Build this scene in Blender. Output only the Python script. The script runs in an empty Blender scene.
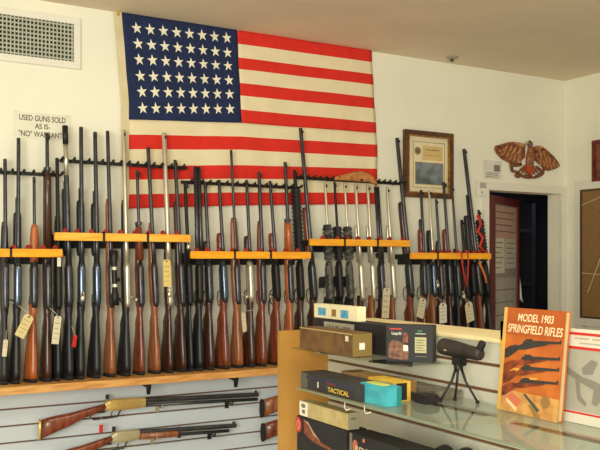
import bpy, bmesh, math, random
from mathutils import Vector, Matrix
random.seed(7)
C = bpy.context.scene.collection
# ---------------------------------------------------------------- camera
F = 834.0
CAMZ = 1.6
SN, CS = 0.5, math.cos(math.radians(30))
cam_d = bpy.data.cameras.new('camera'); cam = bpy.data.objects.new('camera', cam_d); C.objects.link(cam)
cam_d.sensor_width = 36; cam_d.lens = 36 * F / 600; cam_d.shift_y = 37 / 600
cam.location = (0, 0, CAMZ); cam.rotation_euler = (math.pi / 2, 0, -math.radians(30))
cam_d.clip_start = 0.05
bpy.context.scene.camera = cam
# ---------------------------------------------------------------- world, lights, exposure
sc = bpy.context.scene
sc.view_settings.view_transform = 'Standard'; sc.view_settings.look = 'None'
sc.view_settings.gamma = 1; sc.view_settings.use_curve_mapping = False
sc.view_settings.exposure = 0.97
w = bpy.data.worlds.new('world'); sc.world = w; w.use_nodes = True
w.node_tree.nodes['Background'].inputs[0].default_value = (1.0, 0.93, 0.74, 1)
w.node_tree.nodes['Background'].inputs[1].default_value = 0.32
def area(name, loc, aim, sx, sy, power, col):
    l = bpy.data.lights.new(name, 'AREA'); l.shape = 'RECTANGLE'; l.size = sx; l.size_y = sy; l.energy = power; l.color = col
    o = bpy.data.objects.new(name, l); C.objects.link(o); o.location = loc
    o.rotation_euler = (Vector(aim) - Vector(loc)).to_track_quat('-Z', 'Y').to_euler()
    return o
area('shop_window_daylight', (-1.6, -1.2, 1.75), (1.6, 3.9, 1.7), 2.4, 1.6, 105, (1.0, 0.96, 0.80))
area('storeroom_fill', (5.3, 4.9, 2.4), (4.9, 5.3, 0.0),   .3, .3, .45, (.85, .88, 1.0))  # added faint fill, no lamp stands there; lifts the storeroom out of black
area('ceiling_strip_light', (1.2, 1.2, 2.76), (1.4, 2.4, 0.0), 1.2, 0.3, 10, (1.0, 0.93, 0.76))

YW = 3.95          # plane of the gun wall
XR = 4.33          # plane of the right-hand wall
XS = 1.70          # slatwall face of the display unit
SHELF = -0.54      # top of the gun shelf, relative to the eye
def ray(px):
    t = (px - 300) / F
    return SN + CS * t, CS - SN * t
def atY(px, py, Y=YW):
    dx, dy = ray(px); s = Y / dy
    return Vector((dx * s, Y, CAMZ + (262 - py) * s / F))
def atX(px, py, X=XS):
    dx, dy = ray(px); s = X / dx
    return Vector((X, dy * s, CAMZ + (262 - py) * s / F))
def atZ(px, py, z):
    s = z * F / (262 - py); dx, dy = ray(px)
    return Vector((dx * s, dy * s, CAMZ + z))

# ---------------------------------------------------------------- materials
def lin(c): return tuple((x / 12.92 if x <= .04045 else ((x + .055) / 1.055) ** 2.4) for x in [v / 255 for v in c])
MATS = {}
def mat(name, rgb, rough=.6, metal=0.0, var=.12, scale=12, bump=0.0, spec=.5, stretch=None, rgb2=None, coat=0):
    if name in MATS: return MATS[name]
    m = bpy.data.materials.new(name); m.use_nodes = True; nt = m.node_tree; b = nt.nodes['Principled BSDF']
    c = lin(rgb); c2 = lin(rgb2) if rgb2 else tuple(x * (1 - var) for x in c)
    tc = nt.nodes.new('ShaderNodeTexCoord'); mp = nt.nodes.new('ShaderNodeMapping')
    if stretch: mp.inputs['Scale'].default_value = stretch
    n = nt.nodes.new('ShaderNodeTexNoise'); n.inputs['Scale'].default_value = scale; n.inputs['Detail'].default_value = 4
    r = nt.nodes.new('ShaderNodeValToRGB'); r.color_ramp.elements[0].position = .35; r.color_ramp.elements[1].position = .65
    r.color_ramp.elements[0].color = (*c2, 1); r.color_ramp.elements[1].color = (*c, 1)
    L = nt.links.new
    L(tc.outputs['Object'], mp.inputs['Vector']); L(mp.outputs[0], n.inputs['Vector']); L(n.outputs[0], r.inputs[0]); L(r.outputs[0], b.inputs['Base Color'])
    b.inputs['Roughness'].default_value = rough; b.inputs['Metallic'].default_value = metal
    b.inputs['Specular IOR Level'].default_value = spec; b.inputs['Coat Weight'].default_value = coat
    if bump:
        bp = nt.nodes.new('ShaderNodeBump'); bp.inputs['Strength'].default_value = bump; bp.inputs['Distance'].default_value = .01
        L(n.outputs[0], bp.inputs['Height']); L(bp.outputs[0], b.inputs['Normal'])
    MATS[name] = m; return m
WOODST = (9, 9, 1.2)
walnut = mat('dark_walnut', (74, 40, 26), .38, scale=6, stretch=WOODST, rgb2=(40, 22, 16), coat=.3)
redwood = mat('reddish_walnut', (138, 66, 36), .36, scale=6, stretch=WOODST, rgb2=(84, 38, 24), coat=.3)
brown = mat('brown_walnut', (162, 98, 54), .4, scale=6, stretch=WOODST, rgb2=(112, 62, 34), coat=.2)
orange = mat('orange_beech', (188, 104, 46), .4, scale=6, stretch=WOODST, rgb2=(142, 70, 28), coat=.3)
synth = mat('black_synthetic', (30, 31, 36), .45, scale=60, var=.3)
camo = mat('camouflage', (104, 102, 92), .6, scale=45, rgb2=(22, 24, 24))
blued = mat('blued_steel', (86, 87, 92), .34, .8, scale=30, var=.3)
bluedL = mat('polished_blue_steel', (104, 118, 138), .25, .9, scale=30, var=.2)
steel = mat('stainless_steel', (214, 208, 188), .35, .75, scale=30, var=.12)
brass = mat('brass', (240, 208, 130), .25, .65, scale=20, var=.15)
castbrass = mat('pale_nickel', (205, 196, 160), .4, .6, scale=20, var=.15)
rubber = mat('black_rubber', (24, 22, 22), .8)
matte = mat('matte_black_metal', (26, 25, 27), .5, .2, scale=30)
rackwood = mat('yellow_maple', (250, 180, 14), .35, scale=5, stretch=(1.5, 12, 12), rgb2=(240, 156, 6), coat=.2)
rackpale = mat('pale_maple', (250, 194, 78), .35, scale=5, stretch=(1.5, 12, 12), rgb2=(240, 166, 30), coat=.2)
pine = mat('knotty_pine', (220, 168, 96), .55, scale=9, stretch=(1, 4, 8), rgb2=(188, 128, 62))
plywood = mat('plywood', (190, 142, 68), .5, scale=3, stretch=(1.5, 1.5, 1), rgb2=(168, 120, 52))
felt = mat('red_felt', (170, 48, 28), .9, scale=80, var=.5)
wallm = mat('wall_paint', (236, 234, 216), .8, scale=2.2, rgb2=(229, 228, 212), bump=.05)
ceilm = mat('ceiling_paint', (232, 217, 192), .9, scale=3, rgb2=(224, 210, 187))
trimm = mat('white_trim_paint', (226, 225, 212), .5, scale=4, var=.04)
slatm = mat('slatwall_laminate', (196, 206, 214), .45, scale=5, var=.05)
slatg = mat('display_slatwall_laminate', (204, 202, 186), .45, scale=5, var=.05)
groove = mat('slatwall_groove_board', (120, 84, 50), .8, scale=20)
floorm = mat('floor_tile', (186, 166, 134), .5, scale=4, var=.2)
darkm = mat('unlit_room_dark', (70, 68, 80), .8, scale=4)  # darkness of the unlit storeroom put into the surface colour
paper = mat('white_paper', (236, 232, 216), .7, scale=20, var=.05)
tagm = mat('manila_tag', (226, 208, 150), .7, scale=40, var=.08)
tagw = mat('pale_tag', (226, 216, 186), .7, scale=40, var=.08)
ink = mat('black_ink', (70, 68, 60), .7)
inkf = mat('faded_ink', (110, 104, 88), .8)
redm = mat('flag_red', (216, 40, 26), .85, scale=14, var=.12)
flagw = mat('flag_cream', (228, 216, 180), .85, scale=14, var=.05)
bluem = mat('flag_navy', (22, 38, 80), .9, scale=14, var=.25)
starm = mat('flag_star_white', (232, 228, 206), .85, scale=14, var=.05)
maroon = mat('maroon_paint', (104, 32, 34), .5, scale=10, var=.2)
white = mat('white_plastic', (228, 226, 214), .5, scale=10, var=.04)
gold = mat('gilt_frame', (176, 130, 62), .4, .4, scale=30, rgb2=(120, 78, 34))
redlab = mat('red_print', (200, 44, 34), .5)
yel = mat('yellow_print', (232, 190, 60), .5)
def two(name, a, b, sc_=12, **k): return mat(name, a, scale=sc_, rgb2=b, **k)

def glass_mat():
    m = bpy.data.materials.new('shelf_glass'); m.use_nodes = True; nt = m.node_tree; nt.nodes.clear()
    o = nt.nodes.new('ShaderNodeOutputMaterial'); mx = nt.nodes.new('ShaderNodeMixShader'); t = nt.nodes.new('ShaderNodeBsdfTransparent')
    g = nt.nodes.new('ShaderNodeBsdfGlossy'); fr = nt.nodes.new('ShaderNodeFresnel'); fr.inputs[0].default_value = 1.5
    t.inputs[0].default_value = (.92, .96, .92, 1); g.inputs['Roughness'].default_value = .04
    ge = nt.nodes.new('ShaderNodeNewGeometry'); su = nt.nodes.new('ShaderNodeMath'); su.operation = 'SUBTRACT'; su.inputs[0].default_value = 1; mu = nt.nodes.new('ShaderNodeMath'); mu.operation = 'MULTIPLY'
    nt.links.new(ge.outputs['Backfacing'], su.inputs[1]); nt.links.new(su.outputs[0], mu.inputs[0]); nt.links.new(fr.outputs[0], mu.inputs[1]); nt.links.new(mu.outputs[0], mx.inputs[0]); nt.links.new(t.outputs[0], mx.inputs[1]); nt.links.new(g.outputs[0], mx.inputs[2]); nt.links.new(mx.outputs[0], o.inputs[0])
    return m
glass = glass_mat()
glassedge = mat('glass_edge', (128, 138, 112), .25, spec=.6)

# ---------------------------------------------------------------- mesh helpers
class MB:
    def __init__(s): s.v = []; s.f = []; s.mi = []
    def add(s, vs, fs, mi=0):
        n = len(s.v); s.v += [tuple(v) for v in vs]
        for f in fs: s.f.append([n + i for i in f]); s.mi.append(mi)
        return s
    def box(s, a, b, mi=0, M=None):
        (x0, y0, z0), (x1, y1, z1) = a, b
        vs = [Vector(p) for p in ((x0, y0, z0), (x1, y0, z0), (x1, y1, z0), (x0, y1, z0), (x0, y0, z1), (x1, y0, z1), (x1, y1, z1), (x0, y1, z1))]
        if M: vs = [M @ v for v in vs]
        return s.add(vs, [(0, 3, 2, 1), (4, 5, 6, 7), (0, 1, 5, 4), (1, 2, 6, 5), (2, 3, 7, 6), (3, 0, 4, 7)], mi)
    def loft(s, secs, n=12, e=2.4, mi=0, M=None):
        """secs: (z, cx, cy, hx, hy)"""
        vs = []; fs = []
        for (z, cx, cy, hx, hy) in secs:
            for k in range(n):
                a = 2 * math.pi * k / n; c, d = math.cos(a), math.sin(a)
                vs.append(Vector((cx + hx * math.copysign(abs(c) ** (2 / e), c), cy + hy * math.copysign(abs(d) ** (2 / e), d), z)))
        if M: vs = [M @ v for v in vs]
        m = len(secs)
        for i in range(m - 1):
            for k in range(n):
                k2 = (k + 1) % n; fs.append((i * n + k, i * n + k2, (i + 1) * n + k2, (i + 1) * n + k))
        fs.append(tuple(range(n - 1, -1, -1))); fs.append(tuple((m - 1) * n + k for k in range(n)))
        return s.add(vs, fs, mi)
    def tube(s, pts, r, n=8, mi=0, flat=1.0):
        pts = [Vector(p) for p in pts]; vs = []; fs = []
        rs = r if isinstance(r, (list, tuple)) else [r] * len(pts)
        for i, p in enumerate(pts):
            d = (pts[min(i + 1, len(pts) - 1)] - pts[max(i - 1, 0)]).normalized()
            up = Vector((0, 1, 0)) if abs(d.y) < .9 else Vector((1, 0, 0))
            u = d.cross(up).normalized(); v2 = d.cross(u).normalized()
            for k in range(n):
                a = 2 * math.pi * k / n; vs.append(p + rs[i] * (u * math.cos(a) + v2 * math.sin(a) * flat))
        m = len(pts)
        for i in range(m - 1):
            for k in range(n):
                k2 = (k + 1) % n; fs.append((i * n + k, i * n + k2, (i + 1) * n + k2, (i + 1) * n + k))
        fs.append(tuple(range(n - 1, -1, -1))); fs.append(tuple((m - 1) * n + k for k in range(n)))
        return s.add(vs, fs, mi)
    def prism(s, pts, O, U, V, N, d, mi=0):
        """polygon pts (u, v) in plane O,U,V extruded by d along N"""
        n = len(pts); a = [O + U * p[0] + V * p[1] for p in pts]; b = [q + N * d for q in a]
        fs = [tuple(range(n - 1, -1, -1)), tuple(range(n, 2 * n))] + [(i, (i + 1) % n, n + (i + 1) % n, n + i) for i in range(n)]
        return s.add(a + b, fs, mi)
    def build(s, name, mats, parent=None, smooth=False, bevel=0):
        me = bpy.data.meshes.new(name); me.from_pydata(s.v, [], s.f)
        for m in (mats if isinstance(mats, (list, tuple)) else [mats]): me.materials.append(m)
        for p, i in zip(me.polygons, s.mi): p.material_index = i
        bm = bmesh.new(); bm.from_mesh(me); bmesh.ops.recalc_face_normals(bm, faces=bm.faces)
        if bevel: bmesh.ops.bevel(bm, geom=list(bm.edges), offset=bevel, segments=2, affect='EDGES', clamp_overlap=True)
        bm.to_mesh(me); bm.free()
        if smooth:
            for p in me.polygons: p.use_smooth = len(p.vertices) <= 4
        o = bpy.data.objects.new(name, me); C.objects.link(o)
        if parent: o.parent = parent
        return o
def tag(o, label=None, cat=None, group=None, kind=None):
    if label: o['label'] = label
    if cat: o['category'] = cat
    if group: o['group'] = group
    if kind: o['kind'] = kind
    return o
def thing(name, label, cat, loc=(0, 0, 0), group=None, M=None):
    o = bpy.data.objects.new(name, None); C.objects.link(o); o.empty_display_size = .05
    if M is not None: o.matrix_world = M
    else: o.location = loc
    return tag(o, label, cat, group)
def struct(name, mb, mats, parent=None, **k):
    o = mb.build(name, mats, parent, **k)
    if not parent: o['kind'] = 'structure'
    return o
X_, Y_, Z_ = Vector((1, 0, 0)), Vector((0, 1, 0)), Vector((0, 0, 1))
class Face:
    """flat face in a parent's space: O bottom-left corner, U right, V up, N outward"""
    def __init__(s, O, U, V, parent): s.O = Vector(O); s.U = U.normalized(); s.V = V.normalized(); s.N = s.U.cross(s.V).normalized(); s.p = parent
    def poly(s, name, pts, m, d=.0006, off=0.0):
        return MB().prism(pts, s.O + s.N * off, s.U, s.V, s.N, d).build(name, m, s.p)
    def rect(s, name, u0, v0, u1, v1, m, d=.0006, off=0.0): return s.poly(name, [(u0, v0), (u1, v0), (u1, v1), (u0, v1)], m, d, off)
    def disc(s, name, u, v, r, m, d=.0006, off=0.0, n=24, rv=None):
        rv = rv or r
        return s.poly(name, [(u + r * math.cos(2 * math.pi * k / n), v + rv * math.sin(2 * math.pi * k / n)) for k in range(n)], m, d, off)
    def text(s, txt, u, v, size, m, width=None, name='lettering', off=.0008, align='LEFT', slant=0, d=.0002, bold=0):
        c = bpy.data.curves.new(name, 'FONT'); c.body = txt; c.size = size; c.extrude = d; c.align_x = align; c.offset = bold; c.shear = slant
        c.materials.append(m); o = bpy.data.objects.new(name, c); C.objects.link(o)
        bpy.context.view_layer.update()
        k = 1.0
        if width and o.dimensions.x > 0: k = width / o.dimensions.x
        P = s.O + s.U * u + s.V * v + s.N * off
        R = Matrix((s.U, s.V, s.N)).transposed().to_4x4()
        me = bpy.data.meshes.new_from_object(o.evaluated_get(bpy.context.evaluated_depsgraph_get())); bpy.data.objects.remove(o); bpy.data.curves.remove(c)
        o = bpy.data.objects.new(name, me); C.objects.link(o); o.parent = s.p
        o.matrix_local = Matrix.Translation(P) @ R @ Matrix.Diagonal((k, 1, 1, 1))
        return o
def poly_rifle(f, u, v, L, m1, m2, ang=0, off=.0006, sc_=1.0, names=('printed_stock', 'printed_barrel')):
    """printed side view of a rifle, muzzle to the right"""
    st = [(0, -.13), (0, -.035), (.10, -.002), (.20, .012), (.26, .004), (.31, .018), (.36, .034), (.76, .040), (.77, .012), (.52, -.018), (.40, -.036), (.31, -.040), (.26, -.038), (.18, -.075), (.08, -.115)]
    ba = [(.33, .02), (.34, .045), (.38, .052), (.39, .07), (.50, .07), (.51, .054), (.60, .052), (.97, .045), (.975, .06), (1, .06), (1, .022), (.6, .02), (.40, .012)]
    ca, sa = math.cos(ang), math.sin(ang)
    tr = lambda ps: [(u + L * (x * ca - y * sc_ * sa), v + L * (x * sa + y * sc_ * ca)) for x, y in ps]
    f.poly(names[0], tr(st), m1, .0004, off); f.poly(names[1], tr(ba), m2, .0004, off + .0004)

# ---------------------------------------------------------------- room shell
H = 1.212 + CAMZ
DX0, DX1, DTOP = 3.64, 4.275, .452 + CAMZ
b = MB(); b.box((-.6, YW, 0), (DX0, YW + .10, H)); b.box((DX0, YW, DTOP), (DX1, YW + .10, H)); b.box((DX1, YW, 0), (XR, YW + .10, H))
struct('wall_back', b, wallm)
b = MB(); b.box((XR, 2.2, 0), (XR + .1, YW + .1, H)); struct('wall_right', b, wallm)
b = MB(); b.box((-.6, .6, H), (XR + .1, YW + .1, H + .08)); struct('ceiling', b, ceilm)
b = MB(); b.box((-.6, -.6, -.05), (XR + .1, YW + .1, 0)); struct('floor', b, floorm)
# casing round the doorway and the window on the right-hand wall
b = MB(); b.box((DX0 - .045, YW - .018, 0), (DX0, YW, DTOP + .05)); b.box((DX0, YW - .018, DTOP), (XR - .002, YW, DTOP + .05)); b.box((DX1, YW - .018, 0), (XR - .002, YW, DTOP)); struct('trim_1', b, trimm)
wz0 = atX(585, 318, XR).z; wz1 = atX(583, 190, XR).z; wy = atX(582, 200, XR).y
b = MB(); b.box((XR - .015, wy, wz0 - .07), (XR, wy + .05, wz1 + .06)); b.box((XR - .015, wy - .9, wz1), (XR, wy, wz1 + .06)); b.box((XR - .022, wy - .9, wz0 - .05), (XR, wy, wz0)); struct('trim_2', b, trimm)
# room behind the doorway
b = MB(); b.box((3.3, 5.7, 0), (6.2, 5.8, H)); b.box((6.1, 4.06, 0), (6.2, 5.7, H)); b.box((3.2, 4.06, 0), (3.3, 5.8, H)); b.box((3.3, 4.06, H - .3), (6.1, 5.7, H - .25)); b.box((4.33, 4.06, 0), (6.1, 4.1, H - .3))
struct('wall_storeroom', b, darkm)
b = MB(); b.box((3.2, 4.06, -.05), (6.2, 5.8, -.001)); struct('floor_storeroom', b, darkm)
# slatwall below the guns
b = MB(); gz = [-.59 - .0765 * k for k in range(0, 13)]
b.box((-.2, YW - .008, .0), (3.5, YW, CAMZ - .575), 1)
zt = CAMZ - .575
for z in gz:
    b.box((-.2, YW - .022, CAMZ + z + .004), (3.5, YW - .008, zt), 0); zt = CAMZ + z - .004
b.box((-.2, YW - .022, .0), (3.5, YW - .008, zt), 0)
o = struct('wall_slat_panel', b, [slatm, groove])

# door leaf standing open into the storeroom
az = math.radians(62); du = Vector((math.sin(az), math.cos(az), 0))
door = bpy.data.objects.new('door_1', None); C.objects.link(door); door.location = (DX0 + .034, YW + .022, 0); door['kind'] = 'structure'
dh = atY(491, 195.5, YW + .07).z; dn = du.cross(Z_).normalized()
LW = .60
fd = Face((0, 0, 0), du, Z_, door)
b = MB(); b.prism([(0, .01), (LW, .01), (LW, dh), (0, dh)], -fd.N * .03, du, Z_, fd.N, .03); b.build('door_panel', mat('door_grey_paint', (150, 136, 130), .6), door)
b = MB()
for r in ((0, .01, .09, dh), (LW - .04, .01, LW, dh), (.09, dh - .05, LW - .04, dh), (.09, .01, LW - .04, .1)):
    b.prism([(r[0], r[1]), (r[2], r[1]), (r[2], r[3]), (r[0], r[3])], Vector((0, 0, 0)), du, Z_, fd.N, .012)
b.build('door_frame', maroon, door)
pk = mat('pink_notice', (186, 150, 138), .7, scale=20, var=.15)
def notice(label, u0, v0, u1, v1, m, lines=0, lm=None):
    t = thing('paper_notice', label, 'notice', door.location, 'notices on the open door')
    f = Face((0, 0, 0), du, Z_, t); f.rect('sheet', u0, v0, u1, v1, m, .001, .001)
    for k in range(lines):
        vv = v1 - (k + 1) * (v1 - v0) / (lines + 1); f.rect('printed_line', u0 + .02, vv, u1 - .02 - .03 * (k % 3), vv + .006, lm or inkf, .0004, .002)
notice('pink poster at the top of the maroon framed door', .10, dh - .27, LW - .05, dh - .06, pk, 4, mat('poster_ink', (90, 70, 62), .8))
notice('cream sheet below the pink poster on the open door', .10, dh - .50, .30, dh - .27, mat('cream_sheet', (206, 200, 184), .7), 6)
notice('pale sheet beside the door edge under the pink poster', .32, dh - .47, LW - .055, dh - .27, mat('grey_sheet', (188, 180, 168), .7), 5)
notice('large grey sheet lowest on the maroon framed door', .10, dh - .86, LW - .06, dh - .53, mat('grey_sheet_low', (168, 164, 156), .7), 3)
# curled paper strip on the door edge
b = MB(); q = du * (LW + .002)
b.tube([q + Z_ * (dh - .5), q + Z_ * (dh - .6) - fd.N * -.012, q + Z_ * (dh - .68) + du * .015 + fd.N * .015, q + Z_ * (dh - .71) + du * .05 + fd.N * .02], [.012, .013, .012, .006], n=6, flat=.12)
o = b.build('paper_strip', paper, None, smooth=True); o.location = door.location; tag(o, 'curled white paper strip hanging from the door edge', 'paper strip')
# storeroom shelving
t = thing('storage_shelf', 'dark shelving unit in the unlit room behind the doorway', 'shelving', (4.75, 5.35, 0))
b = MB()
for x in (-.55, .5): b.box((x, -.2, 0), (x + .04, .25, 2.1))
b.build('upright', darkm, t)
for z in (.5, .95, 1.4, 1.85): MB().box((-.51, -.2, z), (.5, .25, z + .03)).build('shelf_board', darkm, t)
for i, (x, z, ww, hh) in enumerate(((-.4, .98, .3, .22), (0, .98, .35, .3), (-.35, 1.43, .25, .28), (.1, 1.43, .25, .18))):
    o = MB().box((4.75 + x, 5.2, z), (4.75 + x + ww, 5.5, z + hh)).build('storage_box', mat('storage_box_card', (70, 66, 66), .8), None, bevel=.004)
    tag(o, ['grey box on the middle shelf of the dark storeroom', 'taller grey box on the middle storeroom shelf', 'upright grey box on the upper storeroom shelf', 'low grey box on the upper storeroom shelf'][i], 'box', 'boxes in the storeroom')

# ---------------------------------------------------------------- air vent, signs, switch plates
A = atY(80, 19); B_ = atY(80, 70); Lx = .30
vent = thing('air_vent', 'white rectangular air vent grille high on the wall', 'air vent', (A.x, YW, A.z))
W_, Hh = A.x - Lx, A.z - B_.z
b = MB()
for r in ((-W_, -Hh, 0, -Hh + .032), (-W_, -.032, 0, 0), (-.032, -Hh + .032, 0, -.032), (-W_, -Hh + .032, -W_ + .03, -.032)):
    b.box((r[0], -.016, r[1]), (r[2], 0, r[3]))
b.build('vent_frame', white, vent, bevel=.002)
MB().box((-W_ + .03, -.003, -Hh + .032), (-.032, -.001, -.032)).build('dark_backing', mat('duct_shade', (44, 46, 40), .9), vent)  # flat dark sheet painting the shade seen through the grille holes
b = MB(); nx = int((W_ - .062) / .0172)
for k in range(nx): x = -W_ + .03 + (k + .5) * (W_ - .062) / nx; b.box((x - .0028, -.013, -Hh + .032), (x + .0028, -.004, -.032))
nz = 9
for k in range(nz): z = -Hh + .032 + (k + .5) * (Hh - .064) / nz; b.box((-W_ + .03, -.0105, z - .0035), (-.032, -.0055, z + .0035))
b.build('grille', mat('grille_grey', (180, 184, 168), .5), vent)

def wallface(parent, A): return Face((0, 0, 0), X_, Z_, parent)
A = atY(13, 136.5); B_ = atY(71, 116)
t = thing('paper_sign', 'white paper sign about used guns taped above the gun rack', 'sign', (A.x, YW - .001, A.z))
f = Face((0, 0, 0), X_, Z_, t); ww = B_.x - A.x; hh = B_.z - A.z
f.rect('sheet', 0, -.005, ww, hh, mat('sign_paper', (232, 230, 210), .7), .001)
f.text('USED GUNS SOLD', ww / 2, hh * .68, .036, ink, ww * .8, 'lettering', .0015, 'CENTER', bold=.0004)
f.text('AS IS-', ww / 2, hh * .38, .033, ink, ww * .26, 'lettering', .0015, 'CENTER', bold=.0004)
f.text('"NO" WARRANTY', ww / 2, hh * .05, .036, ink, ww * .82, 'lettering', .0015, 'CENTER', bold=.0004)
for (u, v) in ((.004, hh - .01), (ww - .03, hh - .01)): f.rect('tape', u, v, u + .03, v + .013, mat('clear_tape', (222, 222, 200), .3), .0005, .001)

A = atY(483.5, 178.5); B_ = atY(502, 161.5)
t = thing('printed_notice', 'white printed notice on the wall beside the eagle plaque', 'notice', (A.x, YW - .001, A.z))
f = Face((0, 0, 0), X_, Z_, t); ww = B_.x - A.x; hh = B_.z - A.z
f.rect('sheet', 0, 0, ww, hh, mat('notice_paper', (218, 215, 204), .7), .001)
f.rect('printed_picture', ww * .55, hh * .42, ww * .88, hh * .78, mat('grey_print', (130, 124, 116), .7), .0004, .0012)
for k in range(3): f.rect('printed_line', ww * .12, hh * (.1 + .1 * k), ww * .8, hh * (.1 + .1 * k) + .004, inkf, .0004, .0012)
A = atY(474.5, 196); B_ = atY(485, 181)
t = thing('thermostat', 'small white thermostat box beside the doorway casing', 'thermostat', (A.x, YW, A.z))
ww = B_.x - A.x; hh = B_.z - A.z
MB().box((0, -.03, 0), (ww, 0, hh)).build('housing', white, t, bevel=.004)
MB().box((ww * .2, -.032, hh * .5), (ww * .8, -.0295, hh * .85)).build('dial_window', mat('grey_plastic', (178, 172, 158), .5), t)
MB().box((ww * .3, -.034, hh * .15), (ww * .45, -.0295, hh * .3)).build('button', mat('grey_plastic', (178, 172, 158), .5), t)
P = atX(585.5, 328, XR)
t = thing('wall_outlet', 'white electrical outlet on the wall under the brown shade', 'outlet', P)
MB().box((-.006, -.036, -.058), (0, .036, .058)).build('cover_plate', white, t, bevel=.002)
for z in (-.022, .022): MB().box((-.009, -.014, z - .013), (-.0055, .014, z + .013)).build('socket', mat('grey_plastic', (178, 172, 158), .5), t)

# brown woven shade and red picture on the right-hand wall
t = thing('woven_shade', 'brown woven shade with pale cords on the side wall', 'window shade', (XR, wy, wz0))
sw = .85; shh = wz1 - wz0
MB().box((-.012, -sw, 0), (-.004, 0, shh)).build('woven_panel', two('woven_straw', (158, 124, 76), (118, 90, 52), 60, rough=.9, stretch=(1, 1, 8), bump=.3), t)
b = MB()
b.box((-.02, -.012, 0), (-.002, 0, shh)); b.box((-.02, -sw, shh - .01), (-.002, -.012, shh)); b.box((-.02, -sw, 0), (-.002, -.012, .012)); b.build('shade_border', mat('dark_wood_edge', (84, 60, 40), .6), t)
cord = mat('pale_cord', (206, 186, 140), .7)
for (a, bb) in (((-.01, shh - .10), (-.30, shh - .02)), ((-.01, shh * .35), (-.35, shh * .33)), ((-.06, shh * .2), (-.22, shh * .62)), ((-.22, shh * .62), (-.35, shh * .2))):
    MB().tube([(-.015, a[0], a[1]), (-.015, bb[0], bb[1])], .003, 6).build('cord', cord, t)
P0 = atX(593.5, 182, XR); P1 = atX(593.5, 141, XR)
t = thing('red_framed_picture', 'dark red framed picture high on the side wall', 'picture', (XR, P0.y, P0.z)); hh = P1.z - P0.z
b = MB(); b.box((-.02, -.4, 0), (0, 0, .025)); b.box((-.02, -.4, hh - .025), (0, 0, hh)); b.box((-.02, -.025, .025), (0, 0, hh - .025)); b.box((-.02, -.4, .025), (0, -.375, hh - .025)); b.build('frame', two('red_frame', (128, 50, 34), (84, 30, 24)), t, bevel=.002)
MB().box((-.008, -.375, .025), (-.002, -.025, hh - .025)).build('picture_print', two('red_brown_print', (150, 92, 66), (90, 52, 40), 20), t)

# ---------------------------------------------------------------- ceiling sprinkler
dx, dy = ray(452); s_ = (H - CAMZ) * F / (262 - 57); P = Vector((dx * s_, dy * s_, H))
t = thing('fire_sprinkler', 'small metal fire sprinkler head on the ceiling', 'sprinkler', P)
MB().loft([(-.012, 0, 0, .028, .028), (0, 0, 0, .038, .038)], 20, 2).build('escutcheon', mat('sprinkler_plate', (170, 160, 140), .4, .3), t)
b = MB(); b.loft([(-.022, 0, 0, .007, .007), (-.004, 0, 0, .009, .009)], 10, 2); b.build('nozzle', matte, t)
MB().loft([(-.026, 0, 0, .014, .014), (-.022, 0, 0, .014, .014)], 14, 2).build('deflector', mat('sprinkler_dark', (96, 84, 66), .5, .3), t)

# ---------------------------------------------------------------- flag
yl = [13, 28, 43, 58, 74, 89, 105, 120, 135, 149.6, 166, 180, 194.6, 208.7]
ym = [30, 44.5, 58, 69.5, 83.5, 96, 110, 123.5, 137, 150, 165.5, 179, 192.5, 205.5]
yr = [50.7, 62.7, 74.7, 85.3, 98, 109, 122.7, 133.3, 145, 157.5, 169, 180, 193, 204]
def fx(side, k): return {'l': 120.5 + 7.5 * min(k / 6, 1) - (.8 * max(0, k - 7) / 6), 'm': 236 + 4 * min(k / 7, 1), 'r': 370 + 5.5 * min(k / 8, 1)}[side]
def interp(a, k):
    i = min(int(k), 12); return a[i] + (a[i + 1] - a[i]) * (k - i)
FY = YW - .016
def flagpt(u, k, off=0):
    """u in 0..1 (0 hoist, .47 canton edge, 1 fly); k 0..13 stripe boundary"""
    L_ = atY(fx('l', k), interp(yl, k)); M_ = atY(fx('m', k), interp(ym, k)); R_ = atY(fx('r', k), interp(yr, k))
    CU = .455
    p = L_.lerp(M_, u / CU) if u < CU else M_.lerp(R_, (u - CU) / (1 - CU))
    y = FY + .005 * math.sin(u * 19 + k * .35) * (.25 + k / 18) + .003 * math.sin(u * 47 - k * .6) * (k / 13) + .002 * math.sin(k * 2.1 + u * 5)
    return Vector((p.x, y - off, p.z))
flag = thing('american_flag', 'large flag with red and cream stripes and navy starred canton on the wall', 'flag', (0, 0, 0))
CU = .455
def cloth(us, ks, m, name, parent, off=0):
    b = MB(); vs = [flagpt(u, k, off) for k in ks for u in us]; n = len(us)
    vs += [v + Vector((0, .0015, 0)) for v in vs]; N0 = n * len(ks); fs = []; mi = []
    for j in range(len(ks) - 1):
        for i in range(n - 1):
            a = j * n + i; fs.append((a, a + n, a + n + 1, a + 1)); fs.append((N0 + a, N0 + a + 1, N0 + a + n + 1, N0 + a + n)); q = int(ks[j] + 1e-6) % 2; mi += [q, q]
    per = [i for i in range(n)] + [j * n + n - 1 for j in range(1, len(ks))] + [(len(ks) - 1) * n + i for i in range(n - 2, -1, -1)] + [j * n for j in range(len(ks) - 2, 0, -1)]
    for i in range(len(per)): a, c = per[i], per[(i + 1) % len(per)]; fs.append((a, c, N0 + c, N0 + a)); mi.append(0)
    b.add(vs, fs); b.mi = mi; return b.build(name, m, parent, smooth=True)
lin_ = lambda a, b, n: [a + (b - a) * i / n for i in range(n + 1)]
cloth(lin_(CU, 1, 36), lin_(0, 7, 28), [redm, flagw], 'short_stripes', flag)
cloth(lin_(0, 1, 64), lin_(7, 13, 24), [flagw, redm][::-1], 'long_stripes', flag)
canton = cloth(lin_(0, CU, 30), lin_(0, 7, 28), [bluem, bluem], 'canton', flag)
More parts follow.
